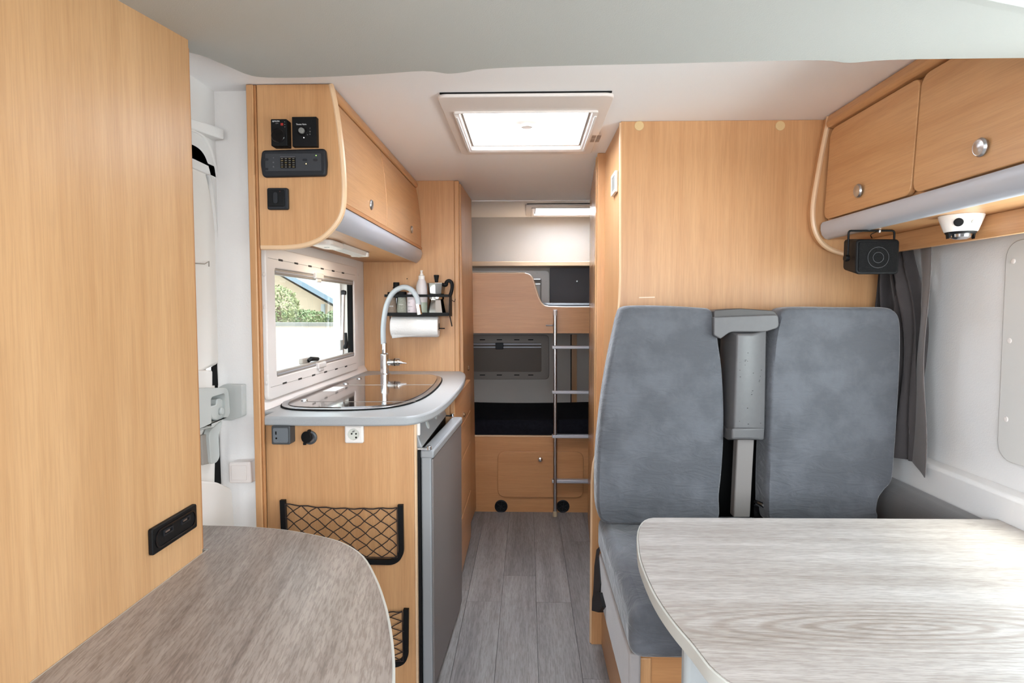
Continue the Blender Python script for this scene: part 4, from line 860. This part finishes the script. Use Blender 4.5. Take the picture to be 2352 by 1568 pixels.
backrest('backrest_cushion', 'left of the two blue-grey velvet backrests, beside the aisle', [(1436, 705), (1470, 701), (1540, 702), (1610, 706), (1636, 710), (1647, 730), (1656, 790), (1664, 850), (1668, 930), (1667, 1010), (1662, 1080), (1655, 1140), (1648, 1205), (1580, 1208), (1500, 1208), (1420, 1206), (1388, 1203), (1374, 1180), (1371, 1120), (1373, 1050), (1379, 980), (1389, 900), (1403, 820), (1417, 755), (1425, 722)])
backrest('backrest_cushion', 'right of the two blue-grey velvet backrests, beside the curtain', [(1818, 706), (1860, 704), (1940, 705), (2010, 705), (2048, 706), (2068, 715), (2077, 740), (2078, 800), (2075, 870), (2070, 950), (2062, 1040), (2054, 1105), (2035, 1130), (2022, 1150), (2016, 1180), (2015, 1198), (1960, 1206), (1880, 1206), (1800, 1206), (1766, 1200), (1762, 1150), (1764, 1060), (1768, 960), (1772, 870), (1780, 790), (1790, 740), (1800, 715)])
bp_ = thing('belt_tower', 'worn grey plastic headrest pillar with seat belts between the two backrests', 'seat belt frame', at(1715, 1190, y=2.15))
SG = mat('worn_silver_grey', (92, 91, 92), .42, var=.04, vscale=60, spec=.4); SGD = mat('worn_grey_top', (60, 56, 54), .5)
def yprism(px, y, dy): return MB().prism([at(a, b, y=y) for a, b in px], (0, dy, 0))
build('shade_backing', yprism(((1652, 735), (1785, 760), (1795, 1210), (1640, 1204)), 2.165, .05), RUB, bp_, bevel=.01)  # black sheet standing in for the dark shadow between the backrests
def chamfer(px, cham, y, dy):
    A = [at(a, b, y=y) for a, b in px]; B = [at(a, b, y=y+.035) for a, b in cham]
    mb = MB(); a = [mb.bm.verts.new(v) for v in A]; b = [mb.bm.verts.new(v) for v in B]; c3 = [mb.bm.verts.new(v+V((0, dy, 0))) for v in B]; n = len(a)
    mb.bm.faces.new(a); mb.bm.faces.new(c3[::-1])
    for i in range(n):
        j = (i+1) % n; mb.bm.faces.new((a[i], b[i], b[j], a[j])); mb.bm.faces.new((b[i], c3[i], c3[j], b[j]))
    return mb
build('column', chamfer([(1694, 768), (1728, 768), (1724, 985), (1686, 985)], [(1676, 758), (1761, 758), (1757, 987), (1672, 987)], 1.985, .10), SG, bp_, bevel=.006, seg=3)
build('collar', chamfer([(1682, 983), (1726, 983), (1724, 1008), (1681, 1008)], [(1670, 983), (1757, 983), (1755, 1010), (1669, 1010)], 1.975, .10), SG, bp_, bevel=.006, seg=3)
build('head', MB().prism(rnd([at(a, b, y=1.99) for a, b in ((1640, 728), (1788, 722), (1790, 752), (1758, 762), (1678, 762), (1655, 778), (1640, 770))], [.004, .01, .012, .01, .01, .004, .004]), (0, .12, 0)), SG, bp_, bevel=.006, seg=3)
build('head_top', MB().prism(rnd([at(a, b, y=2.0) for a, b in ((1640, 712), (1700, 708), (1778, 713), (1789, 727), (1640, 732))], .008), (0, .12, 0)), SGD, bp_, bevel=.005, seg=3)
build('lower_post', yprism(((1694, 1005), (1733, 1005), (1723, 1188), (1685, 1188)), 2.03, .04), mat('post_grey', (122, 117, 114), .45), bp_, bevel=.004)
for px in (((1762, 770), (1772, 775), (1762, 1010), (1752, 1010)), ((1742, 1010), (1762, 1010), (1758, 1195), (1736, 1195))):
    build('belt', yprism(px, 2.10, .004), mat('belt_webbing', (46, 45, 48), .7), bp_)
build('belt_buckle', MB().tube([at(1733, 1150, y=2.06), at(1750, 1158, y=2.04), at(1765, 1168, y=2.03)], [.006, .008, .009], 8).prism([at(a, b, y=2.07) for a, b in ((1732, 1160), (1765, 1170), (1755, 1195), (1732, 1195))], (0, .02, 0)), BLK2, bp_, smooth=True)
build('mark', MB().lathe(at(1692, 906, y=1.988), (-.3, -1, 0), [(.005, -.002), (.0045, .002)], 12), DGR, bp_)
random.seed(3)
sm = MB()
for k in range(26):
    px = random.uniform(1697, 1750); py = random.choice([random.uniform(775, 1005), random.uniform(800, 880)])
    yy = 1.9845 if px < 1724 else 1.985+.035*(px-1726)/34-.001
    a = at(px, py, y=yy); w_ = random.uniform(.001, .006); h_ = random.uniform(.0006, .0018)
    sm.prism([a, a+V((w_, 0 if px < 1718 else w_*.7, 0)), a+V((w_, 0 if px < 1718 else w_*.7, h_)), a+V((0, 0, h_))], (0, .0008, 0))
build('scuff', sm, RUB, bp_, kind='stuff')
# loose buckle on the aisle side
sb = thing('aisle_seat_belt', 'black seat belt buckle hanging beside the bench cushion by the aisle', 'seat belt', at(1372, 1405, x=.25))
build('strap', MB().prism([at(a, b, x=.252) for a, b in ((1378, 1254), (1370, 1262), (1365, 1300), (1363, 1350), (1362, 1366), (1377, 1366), (1379, 1340), (1376, 1300), (1374, 1275))], (.003, 0, 0)), mat('belt_black', (28, 27, 30), .7), sb)
build('buckle', MB().prism(rnd([at(a, b, x=.244) for a, b in ((1363, 1360), (1376, 1360), (1384, 1393), (1374, 1406), (1359, 1402), (1360, 1375))], .004), (.017, 0, 0)), BLK, sb, bevel=.003)

# ================================================================ REAR BUNKS
lb_ = thing('lower_bunk', 'lower bunk front of beech with rounded locker door', 'bunk bed', (0, YB, 0))
zf = at(1200, 1003, y=YB).z
build('front_board', MB().box(-.36, .60, YB, YB+.018, 0, zf), W_X, lb_)
build('top_edge', MB().box(-.36, .60, YB-.003, YB+.022, zf, zf+.008), EDGE, lb_, bevel=.003)
build('base', MB().box(-.89, 1.34, YB+.02, YR-.002, zf-.05, zf-.03), EDGE_D, lb_)
x0, x1, z0, z1 = yrect(1143, 1037, 1340, 1142, YB-.012)
ld = build('locker_door', MB().prism(rnd(rect_y(YB-.012, x0, x1, z0, z1), .045, 8), (0, .011, 0)), W_X, lb_, bevel=.003)
build('knob', MB().lathe(at(1241, 1054, y=YB-.012), (0, -1, 0), [(.013, 0), (.016, .008), (.013, .016), (.004, .019)], 20), CHR, ld, smooth=True)
for px in (1151, 1293):
    c_ = at(px, 1162, y=YB)
    v_ = thing('floor_vent', 'round black air outlet low on the bunk front, '+('left of the ladder foot' if px < 1200 else 'right behind the ladder foot'), 'air vent', c_)
    build('rim', MB().lathe(c_, (0, -1, 0), [(.041, -.001), (.041, .006), (.036, .010), (.032, .006), (.032, -.001)], 28, caps=False), ANTH, v_, smooth=True)
    build('flap', MB().lathe(c_, (0, -1, 0), [(.032, .0), (.031, .004), (.012, .003), (.010, .006), (.002, .006)], 28), BLK, v_, smooth=True)
    for k in range(3):
        a_ = k*math.pi/3+.4; build('spoke', MB().tube([c_+V((math.cos(a_)*.031, -.006, math.sin(a_)*.031)), c_-V((math.cos(a_)*.031, .006, math.sin(a_)*.031))], .0022, 6), ANTH, v_)
def mfn(x0, x1, y0, y1, zb, zt_, amp, f_):
    def f(u, v):
        x = x0+(x1-x0)*u
        if v < .35: t = v/.35; return (x, y0+.0+.035*(max(0, t-.6)/.4)**2, zb+(zt_-zb)*min(1, t*1.05)*(1-.0*u)+amp*math.sin(u*9+t*2)*t*.5)
        t = (v-.35)/.65; return (x, y0+.035+(y1-y0-.035)*t, zt_+amp*math.sin(u*7+2)+f_*math.sin(u*5+t*3)*.5)
    return f
build('mattress', MB().grid(mfn(-.88, 1.3, YB+.03, YR-.01, zf-.028, .585, .006, .01), 60, 24), MATT, solid=.01, smooth=True, label='thick near-black mattress on the lower bunk', cat='mattress')
ub = thing('upper_bunk', 'upper bunk with stepped beech guard board across the rear', 'bunk bed', (0, YB, 1.13))
prof = [at(x, y, y=YB) for x, y in ((1080, 628), (1203, 628), (1216, 632), (1223, 642), (1228, 658), (1234, 678), (1240, 692), (1249, 702), (1262, 705), (1300, 706), (1420, 706))]
prof = [prof[0]]+spline(prof[1:9], 3)+prof[9:]
zb2 = at(1200, 765, y=YB).z
build('guard_board', MB().prism(prof+[V((prof[-1].x, YB, zb2)), V((prof[0].x, YB, zb2))], (0, .018, 0)), W_X, ub)
build('board_edge', MB().tube([q_+V((0, .009, -.002)) for q_ in prof], .0095, 6), EDGE, ub, smooth=True)
build('bed_slab', MB().box(-.36, 1.3, YB+.02, YR-.002, zb2+.01, zb2+.03), EDGE_D, ub)
build('catch', MB().tube([at(1254, 747, y=YB-.006), at(1272, 747, y=YB-.006)], .004, 8), STEEL, ub)
build('mattress', MB().grid(mfn(-.35, 1.3, YB+.03, YR-.03, zb2+.032, 1.335, .004, .006), 50, 20), MATG, solid=.01, smooth=True, label='thin dark sheeted mattress on the upper bunk', cat='mattress')
# ladder
ld_ = thing('bunk_ladder', 'slim aluminium ladder leaning on the bunks at the end of the aisle', 'ladder', at(1275, 1190, z=0))
yl = 3.705
top = at(1275, 722, y=YB-.03); bot = at(1275, 1183, y=yl); bot.z = .03
xr2 = top.x+.33
for nm, dx in (('rail', 0), ('rail', .33)):
    build(nm, MB().tube([top+V((dx, 0, 0)), bot+V((dx, 0, 0))], .0115, 12), STEEL, ld_, smooth=True)
    build('rail_cap', MB().tube([top+V((dx, 0, -.006)), top+V((dx, 0, .028)), top+V((dx, 0, .030))], [.014, .0135, .011], 12), CLIP, ld_, smooth=True)
    build('rail_foot', MB().tube([V((bot.x+dx, bot.y, .0)), V((bot.x+dx, bot.y, .034))], .0145, 12), mat('beige_rubber', (176, 160, 134), .6), ld_, smooth=True)
for py in (797, 900, 1001, 1104):
    c_ = at(1275, py, y=YB-.045-.002*(py-797)/100)
    build('rung', MB().box(c_.x-.020, c_.x+.35, c_.y-.022, c_.y+.020, c_.z-.010, c_.z+.010), ALU, ld_, bevel=.004)
# rear wall details
us_ = struct('trim_4', MB().box(-.88, 1.34, 4.38, YR-.001, at(1200, 611, y=4.38).z, at(1200, 600, y=4.38).z), EDGE, bevel=.004)
w3 = struct('window_3', MB().ring(rnd([at(x, y, y=YR-.015) for x, y in ((900, 621), (1262, 621), (1262, 745), (900, 745))], .03), rnd([at(x, y, y=YR-.015) for x, y in ((940, 640), (1243, 640), (1243, 728), (940, 728))], .015), (0, .014, 0)), PLAS, bevel=.004)
build('blind', yprism(((945, 646), (1240, 646), (1240, 726), (945, 726)), YR-.006, .004), PLAS, w3)
for py in (641, 647, 652): build('blind_rail', MB().tube([at(945, py, y=YR-.010), at(1241, py, y=YR-.010)], .006 if py == 641 else .0045, 6), STEEL if py != 647 else SEAL, w3)
for px, py in ((1141, 627), (1169, 626), (1234, 626), (1255, 646)): build('screw_cap', MB().lathe(at(px, py, y=YR-.015), (0, -1, 0), [(.006, 0), (.005, .002)], 12), PLAS, w3)
gpn = build('rear_lining_panel', yprism(((1263, 612), (1500, 612), (1500, 745), (1263, 745)), YR-.014, .012), GPAN, bevel=.004, label='dark grey lined panel on the rear wall of the upper bunk', cat='wall panel')
build('button', MB().lathe(at(1325, 646, y=YR-.014), (0, -1, 0), [(.010, 0), (.010, .006), (.006, .010)], 16), STEEL, gpn, smooth=True)
w2 = struct('window_2', MB().ring(rnd([at(x, y, y=YR-.015) for x, y in ((900, 769), (1261, 769), (1261, 871), (900, 871))], .03), rnd([at(x, y, y=YR-.015) for x, y in ((940, 788), (1243, 788), (1243, 853), (940, 853))], .012), (0, .014, 0)), BLF, bevel=.004)
build('blind', yprism(((930, 785), (1246, 785), (1246, 856), (930, 856)), YR-.006, .004), BLIND, w2)
for py, r_ in ((790, .006), (797, .006)): build('blind_rail', MB().tube([at(940, py, y=YR-.012), at(1243, py, y=YR-.012)], r_, 6), ALU, w2)
build('blind_clip', yprism(((1138, 787), (1156, 787), (1156, 802), (1138, 802)), YR-.028, .02), ANTH, w2, bevel=.004)
for px in (1108, 1147, 1187, 1219):
    for py in (780, 861): build('vent_slot', yprism(((px-6, py-1), (px+6, py-1), (px+6, py+1), (px-6, py+1)), YR-.0158, .001), RUB, w2)
struct('trim_5', yprism(((1313, 768), (1325, 768), (1325, 940), (1313, 940)), YR-.012, .011), W_Z)
struct('trim_6', yprism(((1310.5, 768), (1312.5, 768), (1312.5, 940), (1310.5, 940)), YR-.004, .003), RUB)

# ================================================================ ROOF LIGHTS
def hatch(name, label, x0, x1, y0, y1, ox, oy0, oy1, knob=True):
    h = thing(name, label, 'roof hatch', ((x0+x1)/2, (y0+y1)/2, ZC-.03))
    O = rnd(rect_z(ZC-.014, x0-ox, x1+ox, y0-oy0, y1+oy1), .03); I = rnd(rect_z(ZC-.016, x0, x1, y0, y1), .008)
    mb = MB(); n = len(O)
    build('frame', MB().ring(O, [V((p_.x, p_.y, ZC-.014)) for p_ in I], (0, 0, .0135)), PLASP, h, bevel=.005, seg=3)
    I1 = rnd(rect_z(ZC-.022, x0-.02, x1+.02, y0-.02, y1+.02), .01)
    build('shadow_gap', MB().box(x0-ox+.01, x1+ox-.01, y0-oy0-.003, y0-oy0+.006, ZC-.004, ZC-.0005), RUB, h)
    build('inner_frame', MB().ring(I1, I, (0, 0, .010)), PLASP, h, bevel=.003)
    build('well', MB().ring(rect_z(ZC-.011, x0-.003, x1+.003, y0-.003, y1+.003), rect_z(ZC-.011, x0+.002, x1-.002, y0+.002, y1-.002), (0, 0, .055)), PLAS, h)
    build('dome', MB().box(x0-.02, x1+.02, y0-.02, y1+.02, ZC+.046, ZC+.050), DOME, h)
    build('blind_rail', MB().box(x0+.003, x1-.003, y1-.03, y1-.012, ZC-.006, ZC+.012), PLAS, h, bevel=.003)
    for s_ in (x0+.006, x1-.006): build('blind_rail', MB().box(s_-.004, s_+.004, y0+.01, y1-.03, ZC-.008, ZC+.004), SEAL, h, bevel=.001)
    return h
h1 = hatch('roof_hatch', 'large square roof hatch with white frame in the middle of the ceiling', -.238, .222, 2.12, 2.60, .055, .16, .09)
kb_ = at(1210, 282, z=ZC+.042)
build('turn_knob', MB().lathe(kb_, (0, 0, -1), [(.06, -.003), (.045, .005), (.024, .008), (.023, .018), (.018, .020)], 28), PLAS, h1, smooth=True)
for i_ in range(2):
    for j_ in range(2):
        build('vent_grille', MB().box(.252+.020*i_, .268+.020*i_, 2.40+.05*j_, 2.445+.05*j_, ZC-.0145, ZC-.0115), mat('vent_mesh', (150, 134, 124), .8), h1)
build('blind_slot', MB().box(.232, .240, 2.14, 2.6, ZC-.0235, ZC-.0215), WHT, h1); build('blind_slot', MB().box(-.252, -.246, 2.14, 2.6, ZC-.0235, ZC-.0215), WHT, h1)
hatch('roof_hatch', 'small white roof hatch at the far end above the upper bunk', .045, .46, 4.10, 4.42, .06, .09, .06)

GR = {'backrest_cushion': 'velvet backrests of the bench', 'roof_hatch': 'roof hatches', 'floor_vent': 'air outlets on the bunk front', 'storage_net': 'net pockets on the kitchen end panel', 'spice_jar': 'spice jars on the shelf', 'mattress': 'mattresses on the bunks'}
# ================================================================ OUTSIDE
struct('ground', MB().box(-60, 60, -40, 80, -.75, -.65), mat('pale_paving', (212, 206, 198), .9, var=.05))
yg = 9.0
A = at(560, 741, y=yg); B = at(860, 739, y=yg)
gw = thing('garden_wall', 'long pale rendered wall with a grey coping outside the kitchen window', 'wall', (A.x*.5+B.x*.5, yg, -.65))
build('render', MB().box(-9, -1.2, yg, yg+.25, -.65, A.z-.05), mat('cream_render', (172, 163, 154), .9, var=.03, vscale=3), gw)
build('coping', MB().box(-9, -1.2, yg-.04, yg+.29, A.z-.05, A.z), mat('coping_stone', (104, 104, 100), .9, var=.1), gw)
yh2 = 14.0
hs = thing('neighbour_house', 'cream gabled house with blue-grey roof edge beyond the garden wall', 'house', at(690, 760, y=yh2))
g = [at(x, y, y=yh2) for x, y in ((470, 560), (640, 632), (772, 708), (772, 800), (470, 800))]
for q_ in g[3:]: q_.z = -.65
build('gable_wall', MB().prism(g, (0, 6, 0)), mat('cream_plaster', (160, 146, 126), .9), hs)
r0, r1 = at(440, 545, y=yh2-.3), at(790, 712, y=yh2-.3); rm = at(640, 628, y=yh2-.3)
build('roof', MB().prism([r0+V((0, 0, .12)), rm+V((0, 0, .12)), r1+V((0, 0, .12)), r1-V((0, 0, .0)), rm-V((0, 0, .0)), r0-V((0, 0, .0))], (0, 1.5, 0)), mat('slate_blue_roof', (98, 114, 126), .7), hs)
build('downpipe', MB().tube([at(742, 698, y=yh2-.1), at(742, 745, y=yh2-.1)], .05, 8), mat('pipe_grey', (120, 128, 128), .6), hs)
def leaves(c, r, n, sz, seed):
    random.seed(seed); mb = MB(); bm = mb.bm
    for _ in range(n):
        d = V((random.gauss(0, 1), random.gauss(0, 1), random.gauss(0, 1))).normalized()*random.uniform(.55, 1)**.5
        p_ = V(c)+V((d.x*r[0], d.y*r[1], d.z*r[2])); u = V((random.uniform(-1, 1), random.uniform(-1, 1), random.uniform(-1, 1))).normalized(); w_ = u.orthogonal().normalized()*sz*.5; u = u*sz
        bm.faces.new([bm.verts.new(p_-u*.5), bm.verts.new(p_+w_*.5), bm.verts.new(p_+u*.5), bm.verts.new(p_-w_*.5)])
    return mb
LF = [mat('leaf_green', (84, 100, 62), .6, var=.25, vscale=3), mat('leaf_yellow_green', (108, 114, 76), .6, var=.2, vscale=3), mat('leaf_deep_green', (54, 68, 58), .6, var=.25, vscale=2)]
STEM = mat('bark', (92, 78, 64), .9)
def bush(name, label, cat, px, py, y, r, n, sz, m_, seed):
    c_ = at(px, py, y=y); t = thing(name, label, cat, (c_.x, c_.y, -.65))
    build('trunk', MB().tube([V((c_.x, c_.y, -.65)), V((c_.x+.05, c_.y, c_.z*.5)), c_], [.08, .06, .03], 8), STEM, t)
    build('foliage', leaves(c_, r, n, sz, seed), m_, t, kind='stuff')
bush('hedge', 'yellow-green shrub growing over the garden wall, left in the window view', 'shrub', 640, 702, 9.8, (.34, .25, .34), 900, .06, LF[1], 1)
bush('hedge', 'low green hedge along the garden wall, middle of the window view', 'shrub', 688, 730, 11.2, (.6, .3, .16), 1400, .06, LF[0], 2)
bush('hedge', 'green hedge end near the right edge of the kitchen window view', 'shrub', 800, 728, 11.2, (.45, .3, .16), 1000, .06, LF[0], 3)
bush('tree', 'light green tree beyond the house, upper right in the window view', 'tree', 768, 672, 24, (1.6, 1.4, 1.1), 2200, .22, LF[0], 4)
bush('tree', 'dark tree behind the roof edge, upper middle in the window view', 'tree', 705, 640, 30, (2.2, 1.6, 1.1), 2200, .25, LF[2], 5)
GR.update({'hedge': 'greenery along the garden wall', 'tree': 'trees beyond the house'})
for o_ in list(COL.objects):
    k_ = o_.name.split('.')[0]
    if o_.parent is None and k_ in GR: o_['group'] = GR[k_]
